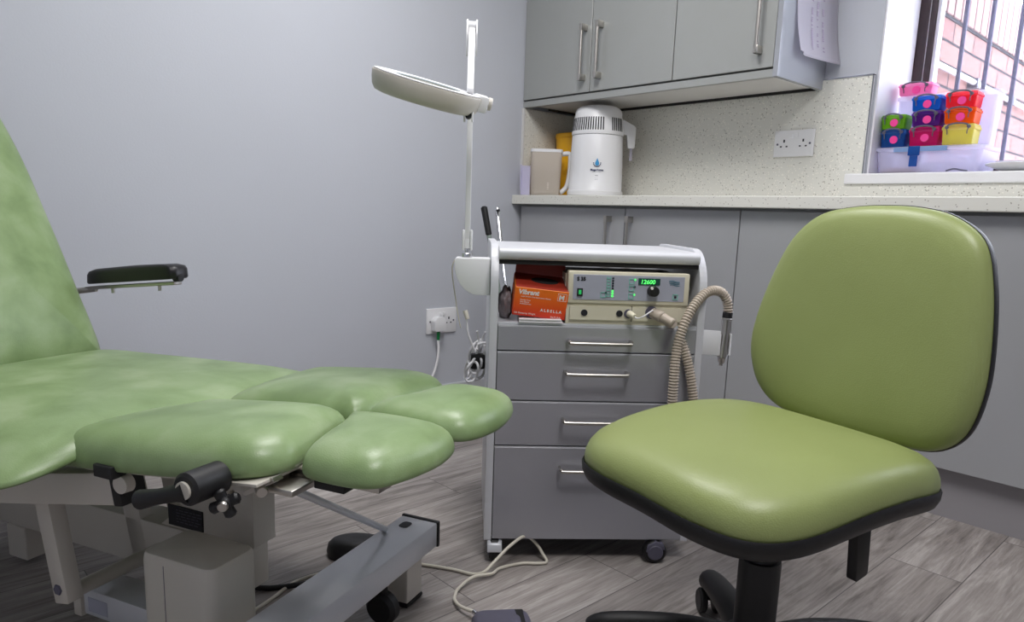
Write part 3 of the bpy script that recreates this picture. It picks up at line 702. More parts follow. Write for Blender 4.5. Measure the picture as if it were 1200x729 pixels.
# --- glove box
gb = trl('glove_box', 'orange glove box tilted on the left of the trolley shelf', 'box', .034, .010, .5985)
gb.rotation_euler = (Matrix.Rotation(R(-39.2), 4, 'Z') @ Matrix.Rotation(R(5.0), 4, 'Y') @ Matrix.Rotation(R(13), 4, 'X')).to_euler()
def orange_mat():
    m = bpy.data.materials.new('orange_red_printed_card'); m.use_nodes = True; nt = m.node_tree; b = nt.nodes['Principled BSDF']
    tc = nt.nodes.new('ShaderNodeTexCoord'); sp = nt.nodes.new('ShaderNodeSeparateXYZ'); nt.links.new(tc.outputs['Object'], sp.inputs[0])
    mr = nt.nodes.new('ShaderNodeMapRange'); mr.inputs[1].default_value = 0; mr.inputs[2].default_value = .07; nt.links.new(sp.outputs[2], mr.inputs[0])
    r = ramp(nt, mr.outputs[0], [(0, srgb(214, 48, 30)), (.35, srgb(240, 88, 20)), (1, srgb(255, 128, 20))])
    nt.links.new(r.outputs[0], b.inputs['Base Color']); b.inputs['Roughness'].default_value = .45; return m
MT['card'] = orange_mat(); MT['cardtop'] = mat('dark_red_printed_card', srgb(150, 44, 26), .5)
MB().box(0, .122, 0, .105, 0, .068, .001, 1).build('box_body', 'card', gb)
MB().box(.001, .121, .001, .104, .0682, .0690).build('box_top', 'cardtop', gb)
MB().pad([(.070+.032*cos(2*pi*k/28), .060+.022*sin(2*pi*k/28)) for k in range(28)], [(0, .0690), (1, .0690), (1, .0696), (0, .0696)]).build('opening', 'dark', gb)
MB().prism([(.104, .069), (.114, .098), (.1146, .098), (.1048, .069)], 'x', .002, .120).build('back_flap', 'cardtop', gb)
gm = plane_m((0, -.0003, 0), (1, 0, 0), (0, 0, 1))
text('box_lettering', 'Vibrant', .0155, gm @ Matrix.Translation((.008, .0525, 0)), 'whiteink', gb, .0003, bold=.0006, shear=.15)
text('box_lettering', 'M', .016, gm @ Matrix.Translation((.101, .0475, 0)), 'whiteink', gb, .0003, bold=.0005)
text('box_lettering', 'Latex Powder Free Examination Gloves', .0042, gm @ Matrix.Translation((.015, .0455, 0)), 'whiteink', gb, .0003)
text('box_lettering', 'Powder Free\nNon Sterile\nAmbidextrous', .0045, gm @ Matrix.Translation((.014, .037, 0)), 'whiteink', gb, .0003)
text('box_lettering', '100 Gloves by Weight', .0055, gm @ Matrix.Translation((.003, .005, 0)), 'whiteink', gb, .0003)
text('box_lettering', 'A L B E L L A', .0088, gm @ Matrix.Translation((.063, .0155, 0)), 'whiteink', gb, .0003, bold=.0003)
text('box_lettering', 'Size M (7-8)', .0048, gm @ Matrix.Translation((.088, .003, 0)), 'whiteink', gb, .0003)
fr = MB()
for a_, b_, c_, d_ in ((.098, .118, .0448, .0454), (.098, .118, .0620, .0626), (.098, .0986, .0448, .0626), (.1174, .118, .0448, .0626)): fr.box(a_, b_, -.0006, 0, c_, d_)
fr.build('size_frame', 'whiteink', gb)
tp = trl('tissue_pad', 'folded white paper pad under the front of the orange box', 'paper', .050, .004, .5825, R(-2))
MB().box(0, .10, -.006, .09, 0, .0028, .001).box(.002, .098, -.004, .085, .003, .0058, .001).box(0, .097, -.007, .082, .006, .0088, .001).build('folded_sheets', 'tissue', tp)
bg = trl('plastic_bag', 'crumpled grey plastic bag in the left corner of the trolley shelf', 'bag', .004, .03, .5825)
b2 = bmesh.new(); bmesh.ops.create_icosphere(b2, subdivisions=4, radius=1)
from mathutils import noise as NZ
for v in b2.verts:
    p = v.co.copy(); k = 1+.22*NZ.noise(p*2.2)+.1*NZ.noise(p*6)
    v.co = Vector((.019+.0175*max(-1, min(1, p.x*k)), .06+.045*p.y*k, max(0.0005, .030+.042*p.z*k)))
mb = MB(); mb._add(b2); mb.build('bag_folds', 'bag', bg, 60)

# ------------------------------------------------------------------ magnifying lamp on trolley bracket
lp = trl('magnifying_lamp', 'white articulated magnifying lamp clamped to the left of the trolley', 'lamp', 0, 0, 0)
arc = [(-.017, .722), (-.094, .722), (-.099, .717)]
for k in range(10):
    t_ = k/9; arc.append((-.099*(1-t_)**2+2*t_*(1-t_)*-.096+-.052*t_*t_, .708*(1-t_)**2+2*t_*(1-t_)*.652+.638*t_*t_))
arc.append((-.017, .638))
MB().prism(arc, 'y', .035, .095, .002).build('bracket', 'white', lp, 30)
PX, PV = -.071, .065
MB().cyl((PX, PV, .7225), (PX, PV, .732), .013, seg=24, bev=.001).cyl((PX, PV, .732), (PX, PV, .742), .006, seg=12).build('swivel_pin', 'chrome', lp, 40)
MB().box(PX-.012, PX-.006, PV-.012, PV+.012, .738, .785, .003).box(PX+.006, PX+.012, PV-.012, PV+.012, .738, .785, .003).box(PX-.006, PX+.006, PV-.006, PV+.006, .742, .775, .002).build('lower_hinge', 'white', lp, 40)
TOPZ = 1.222
MB().box(PX-.0062, PX+.0062, PV-.007, PV+.007, .765, TOPZ-.01, .002).build('lower_arm', 'white', lp, 40)
# second arm comes forward and down to the head
hinge = Vector((PX, PV, TOPZ)); endp = img_pt(551, 112, 1.46)
ad = (endp-hinge); al = ad.length; adn = ad.normalized()
MB().prism(roundpoly([(PV-.02, TOPZ-.055), (PV+.008, TOPZ-.06), (PV+.014, TOPZ), (PV+.004, TOPZ+.020), (PV-.012, TOPZ+.015), (PV-.03, TOPZ-.02)], .01, 4), 'x', PX-.012, PX-.0085, .001).prism(roundpoly([(PV-.02, TOPZ-.055), (PV+.008, TOPZ-.06), (PV+.014, TOPZ), (PV+.004, TOPZ+.020), (PV-.012, TOPZ+.015), (PV-.03, TOPZ-.02)], .01, 4), 'x', PX+.0085, PX+.012, .001).cyl((PX-.012, PV-.002, TOPZ+.003), (PX+.012, PV-.002, TOPZ+.003), .011, seg=20).build('elbow_plate', 'white', lp, 40)
xd = Vector((1, 0, 0)); xd = (xd-adn*xd.dot(adn)).normalized()
am = Matrix((xd, adn.cross(xd), adn)).transposed().to_4x4(); am.translation = hinge
# columns: x=side, y, z=along arm
MB().box(-.0072, .0072, -.0085, .0085, .0, al-.012, .002, m=am).build('upper_arm', 'white', lp, 40)
MB().box(-.0035, .0035, -.0092, -.008, al-.022, al-.012, m=am).build('rivet', 'ink', lp)
# head
D0 = 1.455
vdir = (fw+rt*((500-600)/837.65)-up*((105-401.87)/837.65)).normalized()
mj = (rt*cos(R(16.2))-up*sin(R(16.2))); mj = (mj-vdir*mj.dot(vdir)).normalized()
n0 = vdir.cross(mj); n0 = -n0 if n0.dot(up) < 0 else n0
n_ = (n0*cos(R(3.6))-vdir*sin(R(3.6))).normalized(); sdir = n_.cross(mj)
Ri = TM.to_3x3().inverted()
hm = Matrix((Ri @ mj, Ri @ sdir, Ri @ n_)).transposed().to_4x4(); hm.translation = img_pt(501, 101, D0)
def ell(rx, ry, n=56, cx=0): return [(cx+rx*cos(2*pi*k/n)*(1.0), ry*sin(2*pi*k/n)) for k in range(n)]
MB().pad(ell(.1145, .09), [(.55, -.030), (.80, -.034), (.90, -.031), (.955, -.022), (.985, -.008), (1.0, .004), (.99, .0065), (.90, .0075), (.62, .0065), (.60, .004), (.60, -.006), (.55, -.030)], m=hm).build('lamp_head', 'lampgrey', lp, 60)
MB().pad(ell(.1145, .09), [(.0, -.004), (.60, -.002), (.605, .001), (0, .0035)], m=hm).build('lens', mat('lens_glass', srgb(150, 175, 180), .05, spec=.8), lp, 60)
MB().pad(ell(.1145, .09), [(.60, .0065), (.975, .0075), (.975, .009), (.60, .0085), (.60, .0065)], m=hm).build('top_cover', 'white', lp, 60)
MB().box(.095, .128, -.018, .018, -.020, .013, .006, m=hm).build('head_joint', 'white', lp, 40)
kn = MB().cyl(hm @ Vector((.126, 0, .0)), hm @ Vector((.136, 0, .0)), .013, seg=20, bev=.002).build('knob', 'lampgrey', lp, 40)
jl = img_pt(549, 137, 1.46)
MB().box(jl.x-.010, jl.x-.006, jl.y-.01, jl.y+.01, jl.z-.010, jl.z+.03, .002).box(jl.x+.006, jl.x+.010, jl.y-.01, jl.y+.01, jl.z-.010, jl.z+.03, .002).build('joint_fork', 'white', lp, 40)
MB().cyl((jl.x, jl.y-.012, jl.z+.002), (jl.x, jl.y+.006, jl.z+.002), .0065, seg=14).build('joint_screw', 'ink', lp, 40)
# lamp cable: from bracket hanging down with bundle
MB().tube([(-.099, .06, .716), (-.105, .062, .69), (-.095, .068, .62), (-.088, .07, .58), (-.082, .07, .555)], .0015, 6, smooth=5).build('thin_cable', 'cord', lp, 60)
cb = trl('cable_bundle', 'bundled white cable loops hanging beside the left of the trolley', 'cable', -.045, .30, 0)
def ipc(px, py, dpt): return Matrix.Translation((.045, -.30, 0)) @ img_pt(px, py, dpt-.22)
bd = MB()
random.seed(3)
loops = [(553, 436, 7, 12), (558, 428, 6, 10), (562, 420, 5, 16), (556, 415, 6, 14), (564, 432, 5, 11), (560, 408, 4, 10), (551, 430, 5, 15), (559, 437, 8, 8), (561, 412, 7, 11), (555, 424, 4, 17)]
for i, (cx, cy, rx, ry) in enumerate(loops):
    an = R(15)
    P = []
    for k in range(14):
        a = 2*pi*k/13; ex_ = rx*cos(a); ey_ = ry*sin(a)
        P.append(ipc(cx+ex_*cos(an)-ey_*sin(an), cy+ex_*sin(an)*.3+ey_, 2.2+.01*i+.006*sin(3*a)))
    bd.tube(P, .0036, 6, smooth=2)
bd.tube([ipc(557, 412, 2.2), ipc(561, 400, 2.21), ipc(559, 388, 2.2)], .0035, 6, smooth=4); bd.tube([ipc(559, 410, 2.2), ipc(565, 398, 2.21), ipc(569, 389, 2.2)], .0035, 6, smooth=4)
bd.tube([ipc(557, 412, 2.2), ipc(549, 392, 2.2), ipc(547, 375, 2.2), ipc(545, 364, 2.2)], .003, 6, smooth=4)
bd.build('cable_loops', 'cordw', cb, 60)
MB().tube([ipc(560, 404, 2.2), ipc(566, 402, 2.2), ipc(575, 402, 2.2)], .004, 8).build('cable_hook', 'white', cb, 60)
MB().cyl(ipc(545, 364, 2.2), ipc(548, 374, 2.2), .007, .006, seg=12).build('inline_plug', 'cord', cb, 60)
bk = trl('power_adapter', 'black power adapter fixed to the trolley side behind the white cable loops', 'adapter', -.045, .345, 0)
MB().box(-.012, .0285, 0, .03, .395, .437, .005, m=Matrix.Translation((0, 0, .0))).build('adapter_body', 'black', bk, 40)

# sticks leaning in the corner behind the trolley
s1 = thing('walking_stick', 'stick with a black grip leaning in the corner behind the trolley', 'stick', (-.76, -.30, 0))
def wp(px, py, dpt): return CP+(fw+rt*((px-600)/837.65)-up*((py-401.87)/837.65))*dpt
o1 = Vector((-.76, -.30, 0))
a = wp(567, 242, 2.75)-o1; b_ = wp(573, 276, 2.75)-o1; dd = (b_-a).normalized(); foot = a+dd*((a.z-.004)/-dd.z)
MB().cyl(a, b_, .013, .012, seg=16, bev=.005).build('grip', 'black', s1, 40)
MB().cyl(b_, foot, .009, seg=14).build('shaft', mat('grey_green_paint', srgb(130, 142, 135), .4), s1, 60)
s2 = thing('metal_pole', 'thin chrome pole leaning in the corner beside the black gripped stick', 'pole', (-.72, -.31, 0))
o2 = Vector((-.72, -.31, 0)); a = wp(582.5, 243, 2.72)-o2; b_ = wp(592, 335, 2.72)-o2; dd = (b_-a).normalized(); foot = a+dd*((a.z-.002)/-dd.z)
MB().cyl(a, foot, .0085, seg=14, bev=.002).build('pole_tube', 'chrome', s2, 60)
MB().cyl(a+dd*.012+Vector((-.004, -.006, 0)), a+dd*.012+Vector((-.012, -.02, 0)), .006, seg=12).build('pole_button', 'ink', s2, 60)

# ------------------------------------------------------------------ treatment couch (podiatry chair)
CH = thing('treatment_couch', 'green upholstered podiatry couch with split leg rests and cream steel base', 'treatment couch', (-1.992, -1.346, 0), R(24-90))
# local frame: x = axial s (toward feet), y = lateral t (away from viewer)
PR = [(0, -.014), (.93, -.014), (.975, -.013), (.995, -.009), (1.0, -.002), (.992, .006), (.97, .017), (.93, .0275), (.87, .0365), (.78, .045), (.66, .0515), (.48, .0565), (.25, .059), (0, .0595)]
def padpart(name, pts, zf, scale=1.0, k=8, thick=1.0, c=None):
    pr = [(a, b*thick) for a, b in PR]
    return MB().pad(outline(pts, k), pr, zf, centre=c).build(name, 'green1', CH, 180)
tilt = lambda x, y, z: .455+.095*x*(1 if x < 0.05 else 0)+(.0)
seat_zf = lambda x, y, z: .440-.012*max(0, (x+.45)/.2)**2*(1 if x > -.45 else 0)-.020*max(0, (-y-.24)/.1)
padpart('seat_cushion', [(-.93, -.20), (-.90, -.285), (-.75, -.34), (-.54, -.366), (-.42, -.372), (-.335, -.365), (-.298, -.30), (-.292, -.15), (-.282, .03), (-.255, .22), (-.275, .335), (-.36, .345), (-.5, .335), (-.75, .30), (-.90, .275), (-.93, .20), (-.94, 0)], seat_zf, thick=.62)
def legzf(x, y, z): return .455+.10*min(x, .02)
for sgn, c in ((-1, .04), (1, .04)):
    def T(pts): return [(x-(.040 if sgn < 0 and x < -.31 and y > .1 else 0), c+sgn*y*(.93 if sgn < 0 else 1.0)) for x, y in pts]
    padpart('thigh_pad', T([(-.325, .06), (-.305, .015), (-.20, .006), (-.03, .006), (.012, .022), (.030, .10), (.052, .19), (.056, .24), (.02, .290), (-.08, .312), (-.20, .318), (-.30, .315), (-.345, .292), (-.345, .16)]), legzf, thick=.92)
    padpart('calf_pad', T([(.032, .06), (.022, .022), (.07, .004), (.17, .004), (.222, .025), (.240, .10), (.228, .19), (.200, .245), (.13, .255), (.085, .240), (.065, .19), (.047, .11)]), lambda x, y, z: .458, thick=.74)
# backrest
bz = .455; sl_ = 1/2.25
def back_m():
    # local x lateral t, y up along back, z outward (front)
    yv = Vector((-sl_, 0, 1)).normalized(); xv = Vector((0, 1, 0)); zv = Vector((1, 0, sl_)).normalized()
    m = Matrix((xv, yv, zv)).transposed().to_4x4(); m.translation = Vector((-.955, 0, bz-.005)); return m
bp = outline([(-.24, -.03), (-.285, -.02), (-.29, .15), (-.275, .35), (-.262, .55), (-.22, .70), (-.12, .78), (0, .80), (.12, .78), (.215, .70), (.255, .55), (.271, .35), (.280, .15), (.283, -.02), (.24, -.03), (0, -.03)], 8)
MB().pad(bp, [(a, b*.9-.004) for a, b in PR], m=back_m()).build('back_cushion', 'green1', CH, 180)
MB().pad(bp, [(0, -.03), (.86, -.03), (.88, -.028), (.88, -.0185), (0, -.0185)], m=back_m()).build('back_shell', 'cream', CH, 40)
# armrest on the far side
ar = MB(); ar.pad(outline([(-1.005, .325), (-.985, .312), (-.9, .308), (-.72, .31), (-.690, .318), (-.685, .34), (-.690, .362), (-.72, .37), (-.9, .372), (-.985, .368), (-1.005, .355)], 5),
       [(0, 0), (.97, 0), (1, .004), (.99, .024), (.95, .032), (.8, .038), (0, .041)], zf=lambda x, y, z: .603+.035*(x+1.0)/.32*1.0, m=Matrix.Translation((-.032, 0, .003)))
arm = ar.build('armrest', 'blackpu', CH, 50)
MB().box(-.03, .30, -.012, .012, -.010, -.001, .002, m=Matrix.Translation((-1.03, .34, .601)) @ Matrix.Rotation(-math.atan(.109), 4, 'Y')).build('armrest_bar', 'steel', arm)
MB().cyl((-.735, .335, .640), (-.715, .335, .642), .009, seg=14).build('armrest_knob', 'black', arm, 40)
for xx, zz in ((-.96, .5985), (-.79, .617)): MB().cyl((xx, .335, zz-.012), (xx, .335, zz), .004, seg=8).build('bolt', 'steel', arm, 40)
MB().tube([(-1.10, .10, .575), (-1.09, .30, .582), (-1.03, .34, .592)], .008, 10, smooth=4).build('armrest_bracket', 'steel', CH, 60)
# upper frame: tilted rails, plates
rm = Matrix.Translation((-.43, 0, .346)) @ Matrix.Rotation(R(-10.5), 4, 'Y')
for sgn, yy in ((-1, -.21), (1, .25)):
    rl = MB().box(-.62, .185, yy-.022, yy+.022, -.027, .027, .004, m=rm).build('side_rail', 'cream', CH, 40)
    MB().box(.185, .205, yy-.024, yy+.024, -.028, .028, .004, m=rm).build('end_cap', 'black', rl, 40)
MB().box(-.62, -.57, -.19, .23, -.03, .03, .004, m=rm).build('cross_rail', 'cream', CH)
MB().box(-.30, .05, -.236, -.02, -.005, .0, .001, m=Matrix.Translation((0, 0, .440)) @ Matrix.Rotation(-.0997, 4, 'Y')).box(-.30, .05, .10, .33, -.005, .0, .001, m=Matrix.Translation((0, 0, .440)) @ Matrix.Rotation(-.0997, 4, 'Y')).build('pad_plate', 'cream', CH)
MB().box(-.245, -.205, -.262, -.236, .412, .432, .002).build('black_stop', 'black', CH, 40)
MB().cyl((-.208, -.2325, .400), (-.207, -.248, .400), .015, .014, seg=20).build('tilt_dial', 'cream', CH, 40)
MB().box(-.24, -.13, -.02, .10, .35, .44, .003).build('centre_bracket', 'cream', CH)
for yy in (-.13, .21):
    ob = MB().box(.03, .19, yy-.018, yy+.018, .426, .440, .002).build('calf_bar', 'steel', CH, 40)
for yy, xx in ((-.15, .117), (.035, .165), (.25, .15)):
    MB().box(xx-.025, xx+.028, yy-.018, yy+.018, .424, .441, .002).build('end_block', 'black', CH, 40)
# locking lever
lv = MB(); P0 = Vector((-.005, -.275, .435)); 
lev = MB(); lev.cyl((-.014, -.300, .447), (-.014, -.235, .446), .023, .023, seg=28, bev=.004)
lv_o = lev.build('release_lever', 'black', CH, 40)
hb = MB().tube([(-.014, -.288, .445), (-.042, -.290, .434), (-.070, -.292, .425), (-.106, -.294, .414)], [.020, .012, .011, .014], 14).build('lever_handle', 'black', lv_o, 60)
MB().cyl((-.014, -.3035, .447), (-.014, -.299, .447), .0125, seg=24).build('lever_cap', 'creamshell', lv_o, 40)
# star knob
kc = Vector((.012, -.254, .420)); kx = Vector((.45, -.75, 0)).normalized(); sk = MB()
sk.cyl(kc-kx*.004, kc+kx*.016, .011, seg=18, bev=.003)
ky = Vector((0, 0, 1)).cross(kx).normalized()
for k in range(4):
    an = R(25+k*90); dv_ = ky*cos(an)+Vector((0, 0, 1))*sin(an); sk.cyl(kc+kx*.006, kc+kx*.006+dv_*.021, .0075, .0085, seg=14, bev=.003)
so = sk.build('star_knob', 'black', CH, 40)
MB().cyl(kc+kx*.016, kc+kx*.022, .0075, .007, seg=16, bev=.001).build('knob_cap', 'steel', so, 40)
MB().tube([kc-kx*.03, kc+kx*.001], .005, 8).build('knob_screw', 'steel', so, 60)
# hinge hardware
MB().cyl((.012, -.19, .424), (.040, -.215, .424), .009, seg=20, bev=.002).cyl((-.01, -.17, .422), (.014, -.19, .423), .011, seg=20, bev=.002).box(-.05, .08, -.20, -.12, .418, .428, .002).build('hinge_hardware', 'steel', CH, 40)
MB().box(0, .064, -.010, .010, -.004, .004, .001, m=Matrix.Translation((.000, -.200, .412)) @ Matrix.Rotation(R(-30), 4, 'Y')).build('latch_plate', 'steel', CH)
# diagonal rod
MB().tube([(.034, -.20, .440), (-.040, .215, .176)], .0065, 10).build('diagonal_rod', 'silver', CH, 60)
MB().cyl((.09, .12, .44), (.09, .12, .395), .003, seg=10).cyl((.09, .12, .397), (.09, .12, .390), .006, seg=12).build('hook_pin', 'chrome', CH, 40)
# lift links
def link(y0, y1, p, q, wd, name='lift_link', mt='cream'):
    p = Vector((p[0], p[1])); q = Vector((q[0], q[1])); d_ = (q-p).normalized(); n2 = Vector((-d_.y, d_.x))*wd/2
    return MB().prism(roundpoly([tuple(p-n2), tuple(q-n2), tuple(q+n2), tuple(p+n2)], .004, 3), 'y', y0, y1, .002).build(name, mt, CH, 40)
l1 = link(-.215, -.187, (-.462, .385), (-.415, .133), .036)
MB().cyl((-.422, -.218, .158), (-.422, -.206, .158), .010, seg=6, bev=.001).build('link_bolt', 'clasp', l1, 40)
link(-.0, .03, (-.545, .37), (-.49, .115), .045)
link(.10, .13, (-.545, .37), (-.49, .115), .045)
MB().cyl((-.435, -.19, .135), (-.435, .10, .135), .014, seg=20).build('cross_pin', 'cream', CH, 60)
# spine beam
sp_ = MB().box(-1.10, -.215, -.0, .07, .090, .190, .004).build('base_beam', 'cream', CH, 40)
MB().prism(roundpoly([(-.43, .19), (-.19, .19), (-.19, .40), (-.36, .40), (-.36, .26), (-.40, .215)], [.002, .002, .002, .002, .02, .05], 5), 'y', .005, .062, .003).build('lift_bracket', 'cream', CH, 40)
MB().box(-.405, -.315, .0015, .0045, .196, .238).build('black_label', 'ink', CH)
tl_ = plane_m((-.40, .001, .2), (1, 0, 0), (0, 0, 1))
lb = MB()
for r_ in range(5):
    x_ = .018
    while x_ < .075:
        l_ = .004+random.random()*.01; lb.box(x_, x_+l_, .006+r_*.006, .0075+r_*.006, 0, .0005, m=tl_); x_ += l_+.003
lb.build('label_print', 'clasp', CH)
# floor legs
MB().box(-.92, -.855, -.002, .05, .012, .0895, .003).build('base_leg', 'cream', CH)
MB().box(-1.08, -1.02, -.33, .40, .09, .15, .004).build('rear_cross_beam', 'silver', CH)
fb = MB().box(-.052, .036, -.36, .300, .118, .172, .004).build('front_cross_beam', 'silver', CH, 40)
MB().box(-.054, .038, .300, .309, .116, .174, .003).build('end_cap', 'black', fb, 40)
MB().pad(roundpoly([(-.030, .245), (-.008, .245), (-.008, .275), (-.030, .275)], .011, 4), [(0, .1722), (1, .1722), (1, .1727), (0, .1727)]).build('beam_slot', 'ink', fb)
for yy in (.262, -.30):
    lg_ = MB().box(-.048, .004, yy-.030, yy+.030, .010, .1178, .003).build('base_leg', 'cream', CH)
    MB().box(-.050, .006, yy-.032, yy+.032, .001, .0098, .003).build('leg_foot', 'black', lg_, 40)
# castor under the front beam
cs = MB().cyl((-.012, .150, .035), (-.012, .182, .035), .035, seg=32, bev=.008).build('castor', 'black', CH, 40)
MB().cyl((-.012, .166, .085), (-.012, .166, .1178), .014, seg=16).build('castor_stem', 'cream', cs, 60)
MB().cyl((-.012, .166, .067), (-.012, .166, .086), .010, seg=16).build('castor_neck', 'black', cs, 60)
cs2 = MB().pad(outline([(-.30, .36), (-.26, .33), (-.19, .345), (-.15, .385), (-.16, .425), (-.21, .43), (-.27, .41)], 6), [(0, .001), (.97, .001), (1, .012), (.95, .030), (.8, .042), (.5, .048), (0, .05)]).build('stabiliser_foot', 'black', CH, 60)
MB().box(-.205, -.185, .06, .36, .030, .044, .003).build('stabiliser_bar', 'silver', cs2)
# pump housing
pb = MB().pad(roundpoly([(-.266, -.178), (-.104, -.178), (-.104, -.075), (-.266, -.075)], .020, 5), [(0, .095), (1, .095), (1, .233), (.985, .243), (.95, .2485), (.9, .250), (0, .251)]).build('pump_housing', 'creamshell', CH, 40)
MB().pad(roundpoly([(-.270, -.182), (-.100, -.182), (-.100, -.071), (-.270, -.071)], .022, 5), [(0, .072), (1, .072), (1, .094), (0, .094)]).build('pump_base', 'creamshell', CH, 40)
MB().box(-.21, -.209, -.1785, -.1775, .10, .235).build('housing_seam', 'clasp', CH)
MB().box(-.30, -.054, -.185, -.075, .056, .0715, .002).build('base_tray', 'silver', CH)
MB().box(-.09, -.056, -.155, -.05, .073, .090, .002).build('chrome_rail', 'chrome', CH)
# actuator
ac = MB().box(-.47, -.268, -.14, -.07, .060, .112, .004).build('actuator', 'silver', CH, 40)
MB().box(-.492, -.4705, -.145, -.065, .055, .120, .003).build('actuator_bracket', 'cream', ac, 40)
MB().box(-.455, -.405, -.1412, -.1402, .070, .098).build('rating_label', 'face', ac)
MB().tube([(-.49, .12, .02), (-.40, .13, .012), (-.30, .16, .006), (-.2, .26, .006)], .006, 8, smooth=5).build('black_cable', 'black', CH, 60)

# cables and pedal on the floor
cd = thing('pedal_cable', 'cream cable curling on the floor in front of the trolley', 'cable', (0, 0, 0))
cp = [(-1.72, -1.085, .0045), (-1.665, -1.105, .0045), (-1.6417, -1.1314, .0045), (-1.6058, -1.1865, .0045), (-1.585, -1.235, .006), (-1.568, -1.256, .014), (-1.54, -1.258, .030), (-1.49, -1.257, .055), (-1.437, -1.252, .062), (-1.410, -1.262, .040), (-1.402, -1.280, .016), (-1.408, -1.300, .005),
      (-1.430, -1.290, .0045), (-1.460, -1.266, .0045), (-1.515, -1.252, .0045), (-1.555, -1.268, .0105), (-1.60, -1.256, .0125), (-1.650, -1.266, .006), (-1.672, -1.283, .006), (-1.688, -1.302, .008), (-1.698, -1.335, .012), (-1.696, -1.375, .018)]
MB().tube(cp, .0038, 8, smooth=6).build('cable_run', 'cord', cd, 60)
MB().cyl((-1.696, -1.375, .018), (-1.697, -1.386, .018), .0052, seg=12).build('cable_gland', 'chrome', cd, 60)
pd = thing('foot_pedal', 'grey foot pedal at the bottom edge of the frame', 'foot pedal', (-1.69, -1.46, 0), R(-35))
MB().pad(roundpoly([(-.06, -.09), (.06, -.09), (.06, .07), (-.06, .07)], .03, 5), [(0, .0005), (1, .0005), (1.0, .012), (.92, .022), (.8, .027), (0, .029)]).build('pedal_body', 'clasp', pd, 60)
MB().box(.028, .046, -.02, .055, .022, .0275, .002).build('pedal_grip', 'black', pd)
c2 = MB().tube([(-2.10, -1.10, .004), (-2.03, -1.07, .004), (-1.977, -1.046, .004), (-1.914, -1.014, .004), (-1.852, -1.015, .004), (-1.80, -1.04, .004), (-1.74, -1.075, .004)], .0038, 8, smooth=5).build('floor_cable', 'cord', None, 60)
setp(c2, 'cream cable lying on the floor behind the couch base beam', 'cable')

# ------------------------------------------------------------------ task chair
TC = thing('task_chair', 'olive green operator chair on a black base in front of the cabinets', 'chair', (-1.468, -1.862, 0), R(168))
# local x = forward, y = to the chair's left as seen from... ; +y = near viewer side
sz0 = .436
def szf(x, y, z):
    t = max(0.0, min(1.0, (x-.02)/.28)); dr = .026*t*t*(3-2*t)
    e_ = abs(y)/.22
    return sz0-dr*(.55+.45*min(1, e_)**2)-.024*max(0, min(1, (-x-.02)/.18))**1.5
so = outline([(.285, 0), (.283, .10), (.255, .175), (.19, .212), (.08, .222), (-.04, .219), (-.12, .208), (-.175, .182), (-.203, .13), (-.212, 0), (-.206, -.13), (-.18, -.19), (-.13, -.215), (-.04, -.222), (.08, -.222), (.19, -.212), (.255, -.175), (.283, -.10)], 6)
SP = [(.985, -.004), (.997, .002), (1.0, .010), (.994, .021), (.975, .033), (.94, .0435), (.88, .0515), (.78, .0575), (.62, .061), (.4, .0625), (.2, .062), (0, .0615)]
MB().pad(so, [(0, -.003)]+SP, szf).build('seat_cushion', 'green2', TC, 180)
MB().pad(so, [(0, -.034), (.85, -.034), (.95, -.031), (.99, -.024), (1.010, -.012), (1.014, .001), (1.006, .004), (.98, -.0035), (0, -.0035)], szf).build('seat_shell', 'black', TC, 50)
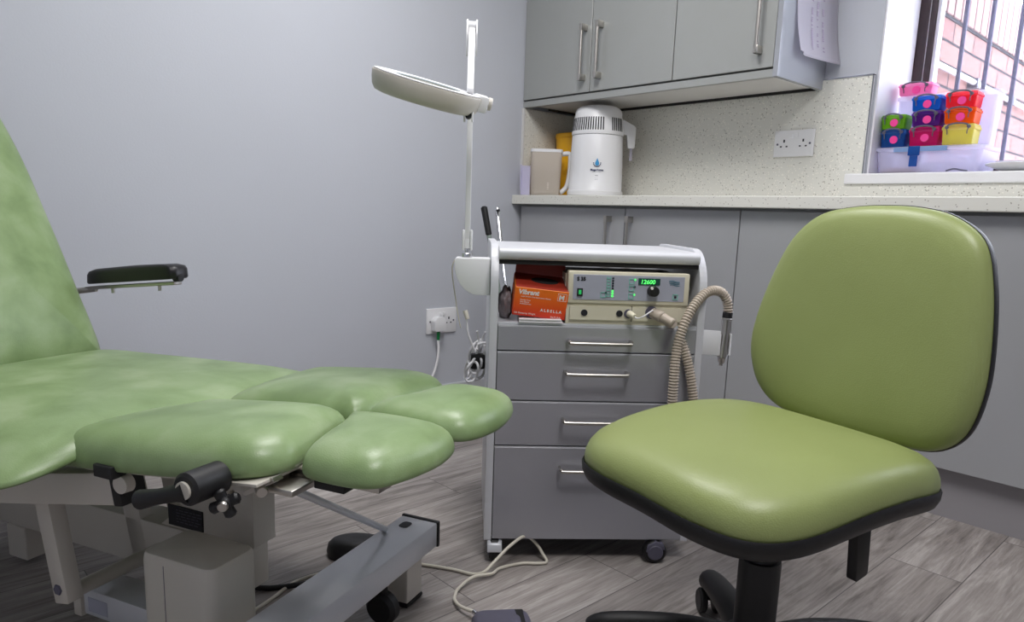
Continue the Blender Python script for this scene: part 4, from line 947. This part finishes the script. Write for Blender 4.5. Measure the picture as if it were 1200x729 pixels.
# backrest: plane normal forward, leaning back a little
bc = Vector((-.215, .0, .455)); ln_ = R(4)
bm_ = Matrix((Vector((0, 1, 0)), Vector((-sin(ln_), 0, cos(ln_))), Vector((cos(ln_), 0, sin(ln_))))).transposed().to_4x4(); bm_.translation = bc
bo = outline([(-.155, .012), (-.205, .05), (-.230, .12), (-.222, .20), (-.195, .29), (-.165, .350), (-.120, .388), (-.06, .402), (0, .405), (.06, .402), (.120, .388), (.172, .352), (.196, .29), (.211, .20), (.214, .12), (.198, .05), (.155, .012), (.08, .0), (0, -.004), (-.08, .0)], 6)
bcurve = lambda x, y, z: .35*x*x*1.0-.06*max(0, .12-y)*0
MB().pad(bo, [(0, -.001)]+[(a, b*.62) for a, b in SP], lambda x, y, z: .30*x*x, m=bm_, centre=(0, .2)).build('back_cushion', 'green2', TC, 180)
MB().pad(bo, [(0, -.024), (.80, -.024), (.95, -.020), (1.0, -.010), (1.008, .001), (1.004, .006), (.98, -.0015), (0, -.0015)], lambda x, y, z: .30*x*x, m=bm_, centre=(0, .2)).build('back_shell', 'black', TC, 50)
MB().tube([(-.10, 0, .385), (-.24, 0, .380), (-.275, 0, .41), (-.275, 0, .50), (-.268, 0, .60)], [.018, .018, .018, .018, .018], 10, smooth=4).build('back_support', 'black', TC, 60)
MB().box(-.11, .09, -.08, .08, .352, .3945, .008).build('mechanism', 'black', TC, 40)
MB().cyl((0, 0, .25), (0, 0, .372), .0285, seg=28).build('gas_column', 'black', TC, 60)
MB().lathe([(.035, .105), (.035, .252), (.034, .258), (.030, .2585)], 32).build('column_cover', 'black', TC, 40)
lvm = MB().prism(roundpoly([(-.042, .296), (-.012, .289), (-.004, .375), (-.035, .39)], .006, 3), 'y', .150, .166, .003).build('tilt_lever', 'black', TC, 40)
MB().tube([(-.035, .07, .375), (-.036, .155, .375)], .006, 8).build('lever_rod', 'black', lvm, 60)
MB().lathe([(.05, .075), (.055, .08), (.05, .115), (.0395, .118)], 32).build('base_hub', 'black', TC, 60)
for k in range(5):
    an = R(47-168+k*72+0); d_ = Vector((cos(an), sin(an), 0)); s_ = Vector((-d_.y, d_.x, 0))
    lgm = MB().tube([d_*.04+Vector((0, 0, .095)), d_*.12+Vector((0, 0, .095)), d_*.20+Vector((0, 0, .085)), d_*.262+Vector((0, 0, .072)), d_*.285+Vector((0, 0, .060))], [.029, .028, .026, .024, .020], 14, smooth=4).build('base_leg', 'black', TC, 60)
    c_ = d_*.265
    cst = MB(); 
    for sg in (-1, 1): cst.cyl(c_+s_*(sg*.008)+Vector((0, 0, .0262)), c_+s_*(sg*.024)+Vector((0, 0, .0262)), .026, seg=24, bev=.004)
    co = cst.build('castor', 'black', lgm, 40)
    MB().cyl(c_+Vector((0, 0, .03)), c_+Vector((0, 0, .07)), .008, seg=10).build('castor_stem', 'black', lgm, 60)
